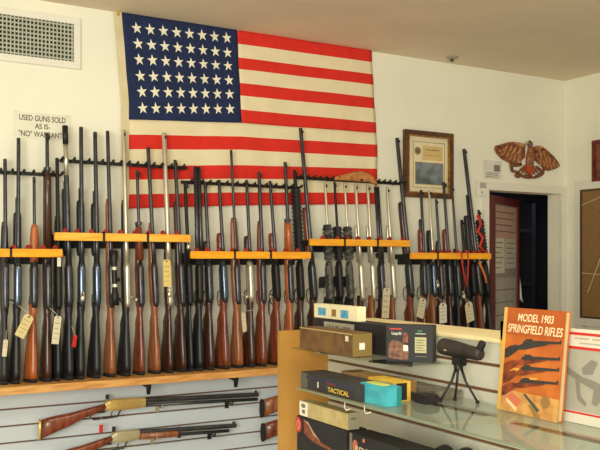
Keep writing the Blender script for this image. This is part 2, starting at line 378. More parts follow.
for r in range(6):
    for c in range(8):
        b = MB()
        u0 = CU * (.115 + c * .112); k0 = .92 + r * 1.06 - .03 * c; vs = [flagpt(u0, k0, .0012)]; vb = []
        for i in range(10):
            a = math.pi / 2 + i * math.pi / 5 + .1; rr = .031 if i % 2 == 0 else .0122
            vs.append(flagpt(u0 + rr * math.cos(a) / 1.5, k0 - rr * math.sin(a) / .073, .0014))
        b.add(vs, [(0, 1 + i, 1 + (i + 1) % 10) for i in range(10)])
        b.build('star', starm, canton)
b = MB(); vs = []; fs = []; ks = lin_(0, 13, 30)
for k in ks:
    p = flagpt(0, k); q = flagpt(-.028, k); vs += [p + Vector((0, -.001, 0)), q + Vector((0, -.001, 0)), q + Vector((0, .002, 0)), p + Vector((0, .002, 0))]
for j in range(len(ks) - 1):
    for i in range(4): fs.append((j * 4 + i, j * 4 + (i + 1) % 4, j * 4 + 4 + (i + 1) % 4, j * 4 + 4 + i))
fs += [(0, 1, 2, 3), tuple((len(ks) - 1) * 4 + i for i in range(4))]
b.add(vs, fs); b.build('header_band', mat('canvas_header', (214, 202, 164), .8), flag)
for k in (.15, 12.7):
    p = flagpt(-.014, k, .003); M = Matrix.Translation(p) @ Matrix.Rotation(math.pi / 2, 4, 'X')
    MB().loft([(0, 0, 0, .010, .010), (.003, 0, 0, .009, .009)], 16, 2, M=M).build('grommet', brass, flag)
for i, u in enumerate((0.455, .74, .995)):
    p = flagpt(u, .05); b = MB(); M = Matrix.Translation(p) @ Matrix.Rotation(math.pi / 2, 4, 'X'); b.loft([(.000, 0, 0, .002, .002), (.008, 0, 0, .003, .003), (.010, 0, 0, .007, .007), (.013, 0, 0, .006, .006)], 10, 2, M=M)
    tag(b.build('push_pin', steel), ['silver push pin at the corner of the navy canton', 'silver push pin midway along the top red stripe', 'silver push pin at the fly end of the flag'][i], 'push pin', 'pins holding the flag')

# ---------------------------------------------------------------- framed document display
A = atY(404.5, 197.5, YW - .02); B_ = atY(453, 134.5, YW - .02); ztop = atY(404.5, 128.5, YW - .02).z
ww = B_.x - A.x; hh = (B_.z - A.z + ztop - A.z) / 2 - .005
t = thing('framed_certificate', 'wood framed display of a seal, certificate and grey photograph', 'picture', (A.x, YW, A.z + .005))
fw = .026
b = MB()
for r in ((0, 0, ww, fw), (0, hh - fw, ww, hh), (0, fw, fw, hh - fw), (ww - fw, fw, ww, hh - fw)): b.box((r[0], -.03, r[1]), (r[2], 0, r[3]))
b.build('outer_frame', two('dark_frame_wood', (104, 66, 36), (70, 42, 24), 20), t, bevel=.003)
b = MB(); g0, g1 = fw, fw + .008
for r in ((g0, g0, ww - g0, g1), (g0, hh - g1, ww - g0, hh - g0), (g0, g1, g1, hh - g1), (ww - g1, g1, ww - g0, hh - g1)): b.box((r[0], -.025, r[1]), (r[2], -.004, r[3]))
b.build('gilt_slip', gold, t)
f = Face((0, -.008, 0), X_, Z_, t)
f.rect('mat_board', g1, g1, ww - g1, hh - g1, mat('mat_cream', (226, 214, 176), .8), .002)
b = MB(); lw = .0022; e0, e1 = .075, .0
for r in ((.07, .06, ww - .06, .06 + lw), (.07, hh - .065, ww - .06, hh - .065 + lw), (.07, .06, .07 + lw, hh - .065), (ww - .06, .06, ww - .06 + lw, hh - .065)): b.box((r[0], -.0112, r[1]), (r[2], -.0102, r[3]))
b.build('border_line', mat('border_ink', (90, 80, 60), .7), t)
f2 = Face((0, -.0102, 0), X_, Z_, t)
f2.disc('seal', .105, hh * .70, .024, mat('seal_brown', (150, 130, 92), .6), .001); f2.disc('seal_centre', .105, hh * .70, .014, mat('seal_dark', (110, 92, 62), .6), .0006, .001)
f2.rect('certificate', .142, hh * .57, ww - .075, hh * .785, mat('certificate_tan', (214, 184, 122), .7), .001)
f2.rect('printed_line', .165, hh * .72, ww - .1, hh * .732, inkf, .0004, .001); f2.rect('printed_line', .165, hh * .64, ww - .1, hh * .646, inkf, .0004, .001)
f2.rect('photo_border', .086, hh * .20, ww - .068, hh * .535, mat('photo_edge', (150, 128, 84), .6), .0008)
f2.rect('photograph', .091, hh * .21, ww - .073, hh * .525, two('grey_photo', (128, 138, 144), (78, 86, 92), 14), .0008, .0008)

# ---------------------------------------------------------------- eagle plaque
P = atY(527.5, 163, YW); k_ = .00128 * 5.0
t = thing('eagle_plaque', 'carved brown eagle wall plaque with spread wings above the doorway', 'wall plaque', P)
feath = two('eagle_bronze', (158, 92, 52), (84, 44, 26), 60, rough=.45, bump=.6); feath2 = two('eagle_bronze_light', (178, 116, 70), (96, 54, 32), 60, rough=.45, bump=.6)
S = YW / ray(527)[1] ** 2 / F   # metres per horizontal pixel on the wall here
SZ = YW / ray(527)[1] / F
def ex(x, y): return Vector(((x - 527.5) * S, 0, (163 - y) * SZ))
def feather(b, p, q, r, dep=.008, y=0):
    p = ex(*p); q = ex(*q); p.y = -.006 + y; q.y = -.006 + y
    m = [p.lerp(q, i / 5) for i in range(6)]; b.tube(m, [r * .55, r * .95, r, r * .95, r * .75, r * .25], 8, flat=.55)
def wing(top, tips, name):
    b = MB()
    for (a, c, r, y) in tips: feather(b, a, c, r, y=y)
    return b.build(name, feath, t, smooth=True)
def wing2(outline, tips, rows):
    b = MB(); b.prism([((x - 527.5) * S, (163 - y) * SZ) for x, y in outline], Vector((0, -.003, 0)), X_, Z_, -Y_, .008)
    for k, (a, c, r, y) in enumerate(tips):
        n0 = len(b.mi); feather(b, a, c, r, y=y); b.mi[n0:] = [k % 2] * (len(b.mi) - n0)
    return b.build('wing', [feath, two('eagle_feather_tan', (206, 146, 92), (136, 84, 50), 60, rough=.45)], t)
lo = [(524, 146), (519, 143.5), (511, 144), (503, 146.5), (495.5, 149), (494.5, 152.5), (497, 157), (501, 161), (507, 164), (513, 164.5), (519, 162), (524, 158)]
tl = []
for i in range(12):
    q = i / 11; tl.append(((520 - 17 * q, 149.5 + 1.5 * q), (519.5 - 22 * q ** .85, 163.5 - 9.5 * q ** 1.8 + 1.5 * math.sin(q * 3)), .012, -.006))
for i in range(9):
    q = i / 8; tl.append(((521 - 17 * q, 146.5 + 2 * q), (518.5 - 20 * q, 156.5 - 3 * q), .011, -.012))
tl += [((523, 146.5), (511, 145), .012, -.016), ((513, 144.8), (497, 149.5), .012, -.015)]
wing2(lo, tl, 0)
ro = [(532, 147), (537, 145), (541.5, 146), (547, 150), (553, 156), (559, 161.5), (559.5, 164), (555, 167), (548, 169.5), (543, 167.5), (538, 163), (532, 158)]
tr_ = []
for i in range(12):
    q = i / 11; tr_.append(((536 + 15 * q, 150.5 + 6 * q), (537 + 21 * q ** .9, 163.5 + 5 * math.sin(q * 2.6) - 1.5 * q), .012, -.006))
for i in range(9):
    q = i / 8; tr_.append(((535 + 15 * q, 147.5 + 6 * q), (538 + 18 * q, 158 + 3.5 * q), .011, -.012))
tr_ += [((532, 147.5), (541, 146.5), .012, -.016), ((540, 146.5), (557, 161), .012, -.015)]
wing2(ro, tr_, 0)
b = MB(); M = Matrix.Translation(ex(528.5, 160) + Vector((0, -.012, 0)))
b.loft([(-.07, 0, 0, .012, .006), (-.05, 0, 0, .028, .014), (-.01, 0, 0, .034, .02), (.03, 0, -.002, .03, .02), (.06, 0, -.004, .02, .016), (.085, 0, -.004, .015, .013)], 12, 2, M=M); b.build('body', feath2, t, smooth=True)
b = MB(); M = Matrix.Translation(ex(528, 144) + Vector((0, -.018, 0))); b.loft([(-.03, 0, 0, .012, .01), (-.012, .002, 0, .019, .014), (.004, 0, 0, .02, .015), (.016, -.002, 0, .012, .01), (.021, -.003, 0, .003, .003)], 12, 2, M=M); b.build('head', two('eagle_head_dark', (120, 92, 66), (70, 48, 34), 60, rough=.5), t, smooth=True)
b = MB(); b.tube([ex(526, 143.5) + Vector((0, -.02, 0)), ex(523.5, 144) + Vector((0, -.021, 0)), ex(522.5, 146.5) + Vector((0, -.021, 0))], [.008, .006, .001], 8); b.build('beak', two('beak_pale', (200, 176, 130), (170, 140, 96), 60), t, smooth=True)
b = MB()
for a in range(-3, 4): feather(b, (528, 164), (527.5 + a * 3.4, 177.5 - abs(a) * 1.6), .012, y=-.002)
b.build('tail', feath, t, smooth=True)
b = MB()
for (p, q) in (((521, 165), (510, 167)), ((510, 167), (512, 174)), ((513, 172), (524, 178)), ((535, 166), (543, 172)), ((543, 172), (532, 178)), ((508, 160), (512, 170)), ((545, 165), (540, 174)), ((514, 176), (519, 178)), ((522, 177), (533, 177))): feather(b, p, q, .013, y=-.003)
b.build('laurel_branch', two('branch_brown', (140, 84, 48), (80, 44, 26), 60, bump=.5), t, smooth=True)
b = MB(); sh = [(-4.2, 5), (0, 6), (4.2, 5), (4, -1), (0, -6), (-4, -1)]
b.prism([(x * S, y * SZ) for x, y in sh], ex(528.5, 170.5) + Vector((0, -.006, 0)), X_, Z_, -Y_, .018); b.build('shield', mat('shield_red', (176, 74, 44), .5), t, bevel=.003)

# ---------------------------------------------------------------- gun shelf with brackets
sx0, sx1 = .1, 3.52
t = thing('gun_shelf', 'long knotty pine shelf holding the butts of the upright guns', 'shelf', (sx0, YW - .022, CAMZ + SHELF))
MB().box((0, -.188, -.034), (sx1 - sx0, 0, 0)).build('shelf_board', pine, t, bevel=.002)
for px in (147, 234, 330, 430):
    x = atY(px, 384, YW - .16).x - sx0
    if x < 0: continue
    MB().prism([(0, -.0), (-.175, 0), (-.17, -.02), (-.158, -.052), (-.15, -.02), (0, -.012)], Vector((x - .009, 0, -.034)), Y_, Z_, X_, .018).build('bracket', matte, t)

# ---------------------------------------------------------------- guns in the racks
GUNS = []
def gun(name, cat, label, mx, my, bx, wood, metal, fy=None, fore='wood', fm=None, scope=0, bolt=0, br=.0085, br0=None, tube=0, my_off=.07, sight=1, recm=None, hg=0, drop=.0, sbs=0, tact=0, roll=0, group='guns standing in the wall racks', bw=.021, lever=0, butt=.15, dxb=0):
    if roll == 0: roll = random.uniform(.02, .20)
    Mz = atY(mx, my, YW - my_off); dx, dy = ray(bx); dxb += math.sin(roll) * .05
    B = Vector((dx / dy * (YW - .09) + dxb, YW - butt, CAMZ + SHELF + .001))
    ax = (Mz - B); L = ax.length; az_ = ax.normalized(); ay = (Y_ - az_ * Y_.dot(az_)).normalized(); axx = ay.cross(az_).normalized()
    R = Matrix((axx, ay, az_)).transposed().to_4x4(); M = Matrix.Translation(B) @ R @ Matrix.Rotation(roll, 4, 'Z')
    t = thing(name, label, cat, group=group, M=M)
    rec0, rec1 = .335, .51; bw *= 1.04
    zf = (atY(mx, fy, YW - .11).z - B.z) if fy else min(.78, L * .72)
    zf = min(zf, L - .06)
    W = wood
    # butt stock: (z, cx, cy, hx, hy)
    if tact == 2:
        secs = [(.02, 0, .055, bw * .8, .055), (.10, 0, .045, bw * .75, .045), (.17, 0, .03, bw * .8, .026), (.25, 0, .02, .016, .018), (rec0, 0, .02, .017, .02)]
    else:
        secs = [(.018, 0, .068, bw * .95, .060), (.05, 0, .064, bw, .058), (.12, 0, .055, bw * .98, .050), (.19, 0, .045, bw * .84, .038), (.225, 0, .042, bw * .72, .036), (.25, 0, .043, bw * .66, .038), (.268, 0, .038, bw * .64, .032), (.295, 0, .029, bw * .64, .022), (.33, 0, .022, bw * .8, .021), (rec0 + .02, 0, .02, bw * .85, .02)]
    one = fore == 'wood'
    b = MB()
    if one:   # one-piece stock runs on under the barrel
        secs = secs[:-1] + [(rec0 + .03, 0, .024, bw * .88, .02), (rec1, 0, .022, bw * .92, .02), (rec1 + .06, 0, .018, bw * .84, .017), (max(zf - .03, rec1 + .08), 0, .014, bw * .66, .013), (max(zf, rec1 + .10), 0, .012, bw * .5, .009)]
        b.loft(secs, 14, 2.5)
    else: b.loft(secs, 14, 2.5)
    b.build('stock', W, t, smooth=True)
    b = MB(); b.loft([(0, 0, .070, bw * .9, .058), (.018, 0, .068, bw * .97, .061)], 14, 2.5); b.build('butt_pad', rubber, t, smooth=True)
    if tact != 2: pass
    # receiver
    rm = recm or metal
    b = MB()
    if fore in ('wood', 'none'): b.loft([(rec0 - .01, 0, .0, .009, .01), (rec0 + .01, 0, -.001, .015, .015), (rec1, 0, -.001, .016, .016), (rec1 + .03, 0, 0, br * 1.35, br * 1.35)], 12, 2.2)
    else: b.loft([(rec0, 0, .016, .013, .021), (rec0 + .03, 0, .012, .0165, .025), (rec1 + .0, 0, .010, .0165, .024), (rec1 + .035, 0, .006, .012, .015)], 12, 3.2)
    b.build('receiver', rm, t, smooth=True)
    # barrel
    r0 = br0 or br * 1.25
    b = MB()
    if sbs:
        for s in (-1, 1): b.loft([(rec1 + .02, s * br * .95, 0, r0, r0), (rec1 + .2, s * br * .95, 0, br, br), (L, s * br * .95, 0, br, br)], 12, 2)
    else:
        b.loft([(rec1 + .02, 0, 0, r0, r0), (rec1 + .12, 0, 0, br * 1.08, br * 1.08), (L - .004, 0, 0, br, br), (L, 0, 0, br * .85, br * .85)], 12, 2)
    b.build('barrel', metal, t, smooth=True)
    if tube: b = MB(); b.loft([(rec1 + .03, 0, .021, .0085, .0085), (min(L - .05, zf + tube), 0, .021, .0085, .0085), (min(L - .04, zf + tube + .01), 0, .021, .005, .005)], 10, 2); b.build('magazine_tube', metal, t, smooth=True)
    if fore not in ('wood', 'none'):
        b = MB(); z0 = rec1 + .06; fmm = fm or W
        if tact:
            z0 = rec1 + .04; b.loft([(z0, 0, .004, .020, .020), (zf, 0, .003, .019, .020)], 8, 3.5)
            n = int((zf - z0) / .022)
            for k in range(n):
                z = z0 + .012 + k * .022; b.loft([(z, 0, .003, .0235, .024), (z + .011, 0, .003, .0235, .024)], 8, 3.5)
        elif tact == 0 and fm is orange:
            b.loft([(z0 - .03, 0, .008, .017, .018), (z0 + .02, 0, .004, .020, .019), (zf - .07, 0, .003, .019, .018), (zf - .02, 0, .002, .015, .015), (zf, 0, 0, .012, .012)], 12, 2.6)
        else:
            b.loft([(z0, 0, .022, .014, .015), (z0 + .02, 0, .020, .018, .019), (zf - .03, 0, .020, .0175, .018), (zf - .008, 0, .020, .016, .016), (zf, 0, .020, .011, .012)], 12, 2.6)
        b.build('forearm', fmm, t, smooth=not tact)
    if hg:
        b = MB(); b.loft([(rec1 + .04, 0, -.003, .017, .017), (zf - .06, 0, -.001, .0155, .015), (zf - .02, 0, 0, .013, .013)], 12, 2.2); b.build('handguard', W, t, smooth=True)
        b = MB(); b.loft([(zf - .012, 0, .005, .016, .019), (zf + .004, 0, .005, .016, .019)], 12, 2.2); b.build('barrel_band', metal, t)
    if sight and not sbs:
        b = MB(); b.box((-.0022, -br - .009, L - .03), (.0022, -br + .002, L - .016)); b.build('front_sight', matte, t)
        if sight == 2: b = MB(); b.loft([(L - .035, 0, -br - .008, .008, .008), (L - .012, 0, -br - .008, .008, .008)], 12, 2); b.build('sight_hood', matte, t)
    if bolt:
        b = MB(); b.tube([(.012, 0, rec0 + .04), (.03, .002, rec0 + .036), (.046, .012, rec0 + .028)], [.004, .004, .0045], 8)
        b.loft([(rec0 + .016, .05, .014, .004, .004), (rec0 + .022, .05, .014, .009, .009), (rec0 + .030, .05, .014, .009, .009), (rec0 + .036, .05, .014, .004, .004)], 10, 2); b.build('bolt_handle', steel if bolt == 2 else metal, t, smooth=True)
    if scope:
        zs = rec0 + .0; b = MB(); yy = -.042
        b.loft([(zs, 0, yy, .017, .017), (zs + .05, 0, yy, .018, .018), (zs + .065, 0, yy, .0125, .0125), (zs + .19, 0, yy, .0125, .0125), (zs + .22, 0, yy, .019, .019), (zs + .255, 0, yy, .0195, .0195)], 14, 2)
        sp = b.build('scope', matte, t, smooth=True)
        b = MB()
        M2 = Matrix.Translation((.011, yy, zs + .12)) @ Matrix.Rotation(math.pi / 2, 4, 'Y'); b.loft([(0, 0, 0, .009, .009), (.014, 0, 0, .009, .009)], 12, 2, M=M2); b.build('turret', matte, sp)
        for z in (zs + .085, zs + .165): b = MB(); b.loft([(z, 0, yy, .015, .015), (z + .014, 0, yy, .015, .015)], 12, 2); b.box((-.006, yy + .012, z), (.006, -.012, z + .014)); b.build('scope_ring', steel if scope == 3 else matte, t)
    # trigger guard on the wall side
    b = MB(); b.tube([(0, .045, rec0 - .02), (0, .068, rec0 - .005), (0, .074, rec0 + .025), (0, .066, rec0 + .055), (0, .042, rec0 + .07)], .0028, 6); b.build('trigger_guard', metal, t, smooth=True)
    if lever:
        b = MB(); b.tube([(0, .05, rec0 + .04), (0, .085, rec0), (0, .09, rec0 - .06), (0, .072, rec0 - .09), (0, .05, rec0 - .05)], .004, 8); b.build('lever', metal, t, smooth=True)
    if tact == 2:
        b = MB(); b.loft([(rec0 - .075, 0, .085, .013, .018), (rec0, 0, .045, .014, .018), (rec0 + .02, 0, .035, .014, .018)], 10, 2.5); b.build('pistol_grip', W, t, smooth=True)
        b = MB(); b.loft([(rec0 + .07, 0, .07, .012, .035), (rec0 + .13, 0, .06, .012, .035)], 8, 4); b.build('magazine', W, t)
    Pb = lambda z: M @ Vector((0, 0, z))
    GUNS.append((Mz.x, B, ax, L)); return t
HR, SG = 'rifle', 'shotgun'
gun('hunting_rifle', HR, 'black stocked rifle cut by the left edge of the picture', 5, 159, 2.5, synth, blued, bolt=1)
gun('pump_shotgun', SG, 'black pump shotgun with the large tilted manila tag', 18.5, 138, 14.5, synth, blued, fy=211, fore='pump', recm=bluedL, br=.0085, tube=.06)
gun('sporting_rifle', HR, 'slim rifle with bright orange flared forearm between two dark long guns', 34, 177, 31, orange, blued, fy=224, fore='two', fm=orange, recm=blued, br=.0068, br0=.012)
gun('military_rifle', HR, 'full wooden military rifle at the end of the lowest first rack', 47, 133, 46, walnut, blued, fy=167, hg=1, bw=.022, sight=2)
gun('hunting_rifle', HR, 'thin black rifle half hidden behind the black shotgun at the rack joint', 57, 158, 55.5, synth, matte, bw=.015, fy=215)
gun('pump_shotgun', SG, 'thick black shotgun with a silver band below its muzzle', 65, 126, 68, synth, blued, fy=187, fore='pump', recm=blued, br=.011, tube=.03)
gun('pump_shotgun', SG, 'black pump shotgun with bright receiver and a red tag', 81, 127, 79, synth, blued, fy=199, fore='pump', recm=bluedL, br=.0095, tube=.05)
gun('pump_shotgun', SG, 'black pump shotgun next to the scoped brown rifle', 95, 132, 94.5, synth, blued, fy=202, fore='pump', recm=bluedL, br=.0095, tube=.05)
gun('scoped_rifle', HR, 'brown stocked rifle with small ringed scope just left of the flag', 107.5, 131, 110, brown, blued, fy=198, scope=3, br=.0088, bolt=1)
gun('stainless_rifle', HR, 'rifle with long pale stainless barrel and black stock', 123.5, 130, 124.5, synth, steel, fy=199, scope=0, bolt=1, br=.010)
gun('carbine', HR, 'slim military carbine with reddish stock, muzzle just below the peg rail', 137, 170, 139.5, redwood, blued, fy=222, sight=2, br=.0072, hg=1, bw=.019)
gun('hunting_rifle', HR, 'dark barrelled rifle with orange brown stock beside the slim carbine', 148, 147, 155, brown, blued, fy=222, br=.009, bw=.021)
gun('target_rifle', HR, 'rifle with thick silver barrel and yellow tag', 164, 133, 167.5, walnut, steel, fy=236, br=.0115, bw=.017, tube=0)
gun('hunting_rifle', HR, 'dark rifle leaning right behind the yellow tag rifle', 175, 160, 180.5, walnut, blued, fy=200, bolt=1, sight=1, br=.009, bw=.02)
gun('carbine', HR, 'short black carbine with hooded sight at the end of the second rack', 185, 182, 188.5, synth, matte, sight=2, br=.0085, bw=.014)
gun('double_shotgun', SG, 'thick black double barrelled shotgun where the two racks meet', 197, 167, 197.5, synth, blued, sbs=1, br=.0105, fore='two', fy=250, recm=matte)
gun('lever_rifle', HR, 'dark red stocked rifle standing right of the double barrelled shotgun', 205, 182, 208.5, walnut, blued, fy=240, fore='two', br=.0085)
gun('self_loading_rifle', HR, 'reddish stocked rifle with a bright blue steel receiver', 219, 180, 223, redwood, blued, fy=232, fore='two', recm=bluedL, br=.0085)
gun('hunting_rifle', HR, 'long thin barrelled rifle with full brown stock rising over the flag', 231, 150, 237.5, brown, blued, fy=217, br=.0068, bolt=2, bw=.026, roll=-.1)
gun('youth_rifle', HR, 'dark stocked rifle with a pale grey receiver and slim butt', 246.5, 180, 249, walnut, blued, fy=235, fore='two', recm=steel, br=.0082, bw=.020)
gun('hunting_rifle', HR, 'shiny reddish stocked rifle before the wooden end panel', 259, 172, 260.5, redwood, blued, fy=220, br=.0095, bolt=2)
gun('lever_rifle', HR, 'reddish lever rifle with a bulging black receiver partly behind the wooden panel', 270, 181, 276.5, redwood, blued, fy=232, fore='two', recm=matte, lever=1, br=.0085)
gun('military_rifle', HR, 'bright orange full length wooden rifle above the wooden panel', 285, 162, 289, orange, blued, fy=219, br=.0088, hg=1)
gun('tactical_shotgun', SG, 'thick black ribbed shotgun beside the tall tilted barrel', 294.5, 170, 300, walnut, matte, fy=188, fore='t', fm=synth, tact=1, br=.0095, roll=.1)
gun('long_shotgun', SG, 'tallest long gun, its tilted barrel reaching up into the flag stripes', 300.5, 128, 314, walnut, blued, fy=206, fore='two', fm=redwood, br=.0105)
gun('tactical_rifle', HR, 'first camouflage tactical rifle beside the tall tilted barrel', 325, 182, 328.5, synth, steel, fy=224, fore='t', fm=camo, tact=2, recm=camo, br=.0068)
gun('tactical_rifle', HR, 'black tactical rifle between two camouflage ones', 334.5, 182, 339, synth, matte, fy=226, fore='t', fm=synth, tact=2, br=.0068)
gun('tactical_rifle', HR, 'camouflage tactical rifle next to the pale barrelled rifles', 344.5, 183, 350, synth, steel, fy=226, fore='t', fm=camo, tact=2, recm=camo, br=.0068)
gun('stainless_rifle', HR, 'first of the pale barrelled rifles under the tan leather piece', 355.5, 184, 360, walnut, steel, tube=.2, fy=262, fore='none', br=.0085)
gun('stainless_rifle', HR, 'pale barrelled rifle just left of the wide black barrelled shotgun', 367.5, 185, 370.5, brown, steel, tube=.2, fy=262, fore='none', br=.0085)
gun('double_shotgun', SG, 'wide black double barrelled shotgun between pale barrels', 376.5, 187, 381, walnut, blued, sbs=1, br=.009, fore='two', fy=252)
gun('stainless_rifle', HR, 'pale barrelled rifle beyond the wide black shotgun', 387, 187, 391.5, brown, steel, tube=.2, fy=262, fore='none', br=.0085)
gun('long_shotgun', SG, 'tall tilted shotgun leaning beside the framed certificate', 397, 138, 411, redwood, blued, fy=200, fore='two', fm=walnut, br=.0115, my_off=.05)
R5 = dict(my_off=.055)
gun('pump_shotgun', SG, 'brown forearm shotgun with barrel below the framed grey photograph', 421, 190, 421.5, redwood, blued, fy=228, fore='pump', fm=redwood, tube=.05, **R5)
gun('stainless_rifle', HR, 'silver barrelled rifle with black forearm below the framed photograph', 429, 190, 431.5, brown, steel, fy=229, fore='pump', fm=synth, recm=bluedL, br=.007, **R5)
gun('hunting_rifle', HR, 'thin dark rifle between the silver barrelled and checkered rifles', 436, 199, 440, walnut, blued, fy=240, br=.0075, bw=.018, **R5)
gun('checkered_rifle', HR, 'dark rifle with reddish checkered forearm and front sight on the photograph', 443.5, 182, 449, walnut, blued, fy=228, fore='two', fm=redwood, sight=2, **R5)
gun('hunting_rifle', HR, 'thin dark rifle under the lower corner of the picture frame', 452, 186, 456.5, synth, blued, fy=248, br=.0072, bw=.018, **R5)
gun('short_rifle', HR, 'short dark rifle left of the tall leaning shotgun near the doorway', 461.5, 220, 465, walnut, matte, br=.0085, bw=.016, **R5)
gun('long_shotgun', SG, 'tall thick shotgun leaning near the doorway casing', 464, 149, 480.5, redwood, blued, fy=213, fore='two', fm=walnut, br=.0115, my_off=.035)
gun('short_rifle', HR, 'black short rifle crowded behind the red strap', 467, 195, 472.5, synth, matte, fy=214, fore='pump', br=.008, bw=.016, **R5)
gun('tactical_shotgun', SG, 'black ribbed tactical shotgun last in the row by the doorway', 478.5, 210, 488.5, synth, matte, fy=214, fore='t', fm=synth, tact=2, br=.0085, **R5)
for o in list(bpy.data.objects):
    if o.get('label') == 'thick black shotgun with a silver band below its muzzle':
        Lg = GUNS[5][3]; b = MB(); b.loft([(Lg - .23, 0, 0, .0118, .0118), (Lg - .085, 0, 0, .0118, .0118)], 12, 2); b.build('silver_band', steel, o, smooth=True)
        b = MB(); b.loft([(Lg - .085, 0, 0, .0135, .0135), (Lg + .001, 0, 0, .0135, .0135)], 12, 2); b.build('muzzle_sleeve', matte, o, smooth=True)
def axis_at(i, z):
    mx, B, ax, L = GUNS[i]; return B + ax * ((CAMZ + z - B.z) / ax.z)

# ---------------------------------------------------------------- racks
def rack(px0, px1, zb, zr, rx0, rx1, label, m, straps=(), rail=True, Yb=YW - .150):
    x0 = atY(px0, 250, Yb).x; x1 = atY(px1, 250, Yb).x
    t = thing('gun_rack', label, 'gun rack', (0, 0, 0), 'gun racks along the wall')
    z = CAMZ + zb
    MB().box((x0, Yb - .014, z - .018), (x1, Yb + .006, z + .018)).build('front_bar', m, t, bevel=.003)
    for x in (x0 + .004, x1 - .020): MB().box((x, Yb + .006, z - .018), (x + .012, YW, z + .010)).build('arm', matte, t)
    MB().box((x0 + .02, YW - .03, z - .05), (x1 - .024, YW - .004, z - .005)).build('back_rail', matte, t)
    ok = sorted(axis_at(i, zb).x for i in range(len(GUNS)) if x0 - .03 < axis_at(i, zb).x < x1 + .03)
    gaps = [(a + c) / 2 for a, c in zip(ok, ok[1:]) if c - a > .034]
    for x in gaps:
        if x0 + .02 < x < x1 - .02:
            M = Matrix.Translation((x, Yb + .0072, z + .022)) @ Matrix.Rotation(-math.pi / 2, 4, 'X')
            b = MB(); b.loft([(0, 0, 0, .012, .016), (.012, 0, 0, .011, .015), (.024, 0, 0, .005, .008)], 10, 2, M=M); b.build('felt_pad', felt, t, smooth=True)
    for px in straps:
        x = atY(px, 250, Yb - .016).x; b = MB(); b.box((x - .005, Yb - .0175, z - .024), (x + .005, Yb - .0142, z + .024)); b.box((x - .005, Yb - .0175, z + .0182), (x + .005, Yb + .006, z + .024)); b.build('strap', matte, t)
    if rail:
        Yr = YW - .042
        a = atY(rx0, 180, Yr).x; c = atY(rx1, 180, Yr).x; z2 = CAMZ + zr
        b = MB(); b.box((a, Yr - .007, z2 - .008), (c, Yr + .007, z2 + .008)); b.build('peg_rail', matte, t, bevel=.002)
        for x in (a + .03, c - .045): MB().box((x, Yr + .007, z2 - .006), (x + .015, YW, z2 + .006)).build('rail_mount', matte, t)
        ok = sorted(axis_at(i, zr).x for i in range(len(GUNS)) if a - .03 < axis_at(i, zr).x < c + .03 and CAMZ + zr < GUNS[i][1].z + GUNS[i][2].z)
        ok = [a] + ok + [c]; xs = []
        for p, q in zip(ok, ok[1:]):
            n = max(1, int((q - p) / .038)); xs += [p + (q - p) * (k + .5) / n for k in range(n)] if q - p > .022 else []
        for x in xs:
            b = MB(); b.tube([(x, Yr, z2), (x, Yr - .035, z2 + .001), (x + .001, Yr - .052, z2 + .006), (x + .001, Yr - .058, z2 + .012)], [.006, .006, .007, .005], 7); b.build('peg', matte, t, smooth=True)
rack(-60, 62, .040, .402, -60, 58, 'low rack with yellow bar under the air vent and paper sign', rackwood, (11,))
rack(54, 190, .115, .470, 60, 187, 'high rack with pale maple bar in front of the flag hoist', rackpale, (104, 148))
rack(190, 310, .035, .400, 181, 299, 'low rack with yellow bar under the middle of the flag', rackwood, (235, 271))
rack(309, 409, .105, .455, 294, 402, 'high rack with yellow bar below the tan leather piece', rackwood, (345, 378))
rack(410, 490, .035, .40, 408, 470, 'low rack with yellow bar below the framed certificate', rackwood, (438,), rail=False)

# ---------------------------------------------------------------- price tags hanging on guns
def price_tag(label, px, py, wpx, hpx, ang, m, Y=YW - .185, string=True, lines=4):
    P = atY(px, py, Y); s_ = Y / ray(px)[1] / F; wd, hg = wpx * s_ / ray(px)[1] / 2, hpx * s_ / 2
    t = thing('price_tag', label, 'tag', P, 'price tags hanging on the guns'); R = Matrix.Rotation(-ang, 3, 'Y') ; t.rotation_euler = (0, -ang, .25)
    f = Face((0, 0, 0), X_, Z_, t); c = wd * .4
    f.poly('card', [(-wd, -hg), (wd, -hg), (wd, hg - c), (wd - c, hg), (-wd + c, hg), (-wd, hg - c)], m, .001)
    f.disc('eyelet', 0, hg - c * .9, wd * .22, mat('eyelet_brown', (120, 90, 60), .6), .0006, .001, 12)
    for k in range(lines): v = hg * .45 - k * hg * .36; f.rect('written_line', -wd * .7, v, wd * (.7 - .3 * (k % 2)), v + hg * .05, mat('pencil_line', (170, 152, 108), .8), .0003, .001)
    if True:
        zt2 = P.z + hg + (.035 if string else .012); gi = min(range(len(GUNS)), key=lambda i: abs(axis_at(i, zt2 - CAMZ).x - P.x)); q = axis_at(gi, zt2 - CAMZ) + Vector((0, -.012, 0))
        Mi = (Matrix.Translation(P) @ t.rotation_euler.to_matrix().to_4x4()).inverted(); q = Mi @ q
        b = MB(); b.tube([(0, -.002, hg - c * .9), Vector((0, 0, hg * 1.05)).lerp(q, .25), q], .0011, 5); b.build('string', mat('string_white', (214, 206, 186), .8), t)
price_tag('large tilted manila tag on the black shotgun near the shelf', 24.5, 326, 11, 24, -.5, tagm)
price_tag('narrow manila tag on the military rifle beside the rack joint', 56.5, 330, 8, 28, -.12, tagw)
price_tag('tall yellow tag on the thick silver barrel', 167, 273, 8.5, 27, .04, mat('yellow_tag', (240, 214, 130), .7))
price_tag('small white tag hanging below the end of the first rack bar', 59, 262, 4, 9, 0, paper, YW - .2, False, 1)
price_tag('small red tag low on the black pump shotgun', 74.5, 341, 4.5, 12, -.15, redlab, YW - .185, True, 0)
price_tag('pale tag between the wide black shotgun and a pale barrelled rifle', 386, 303, 9, 30, -.08, tagw, YW - .17)
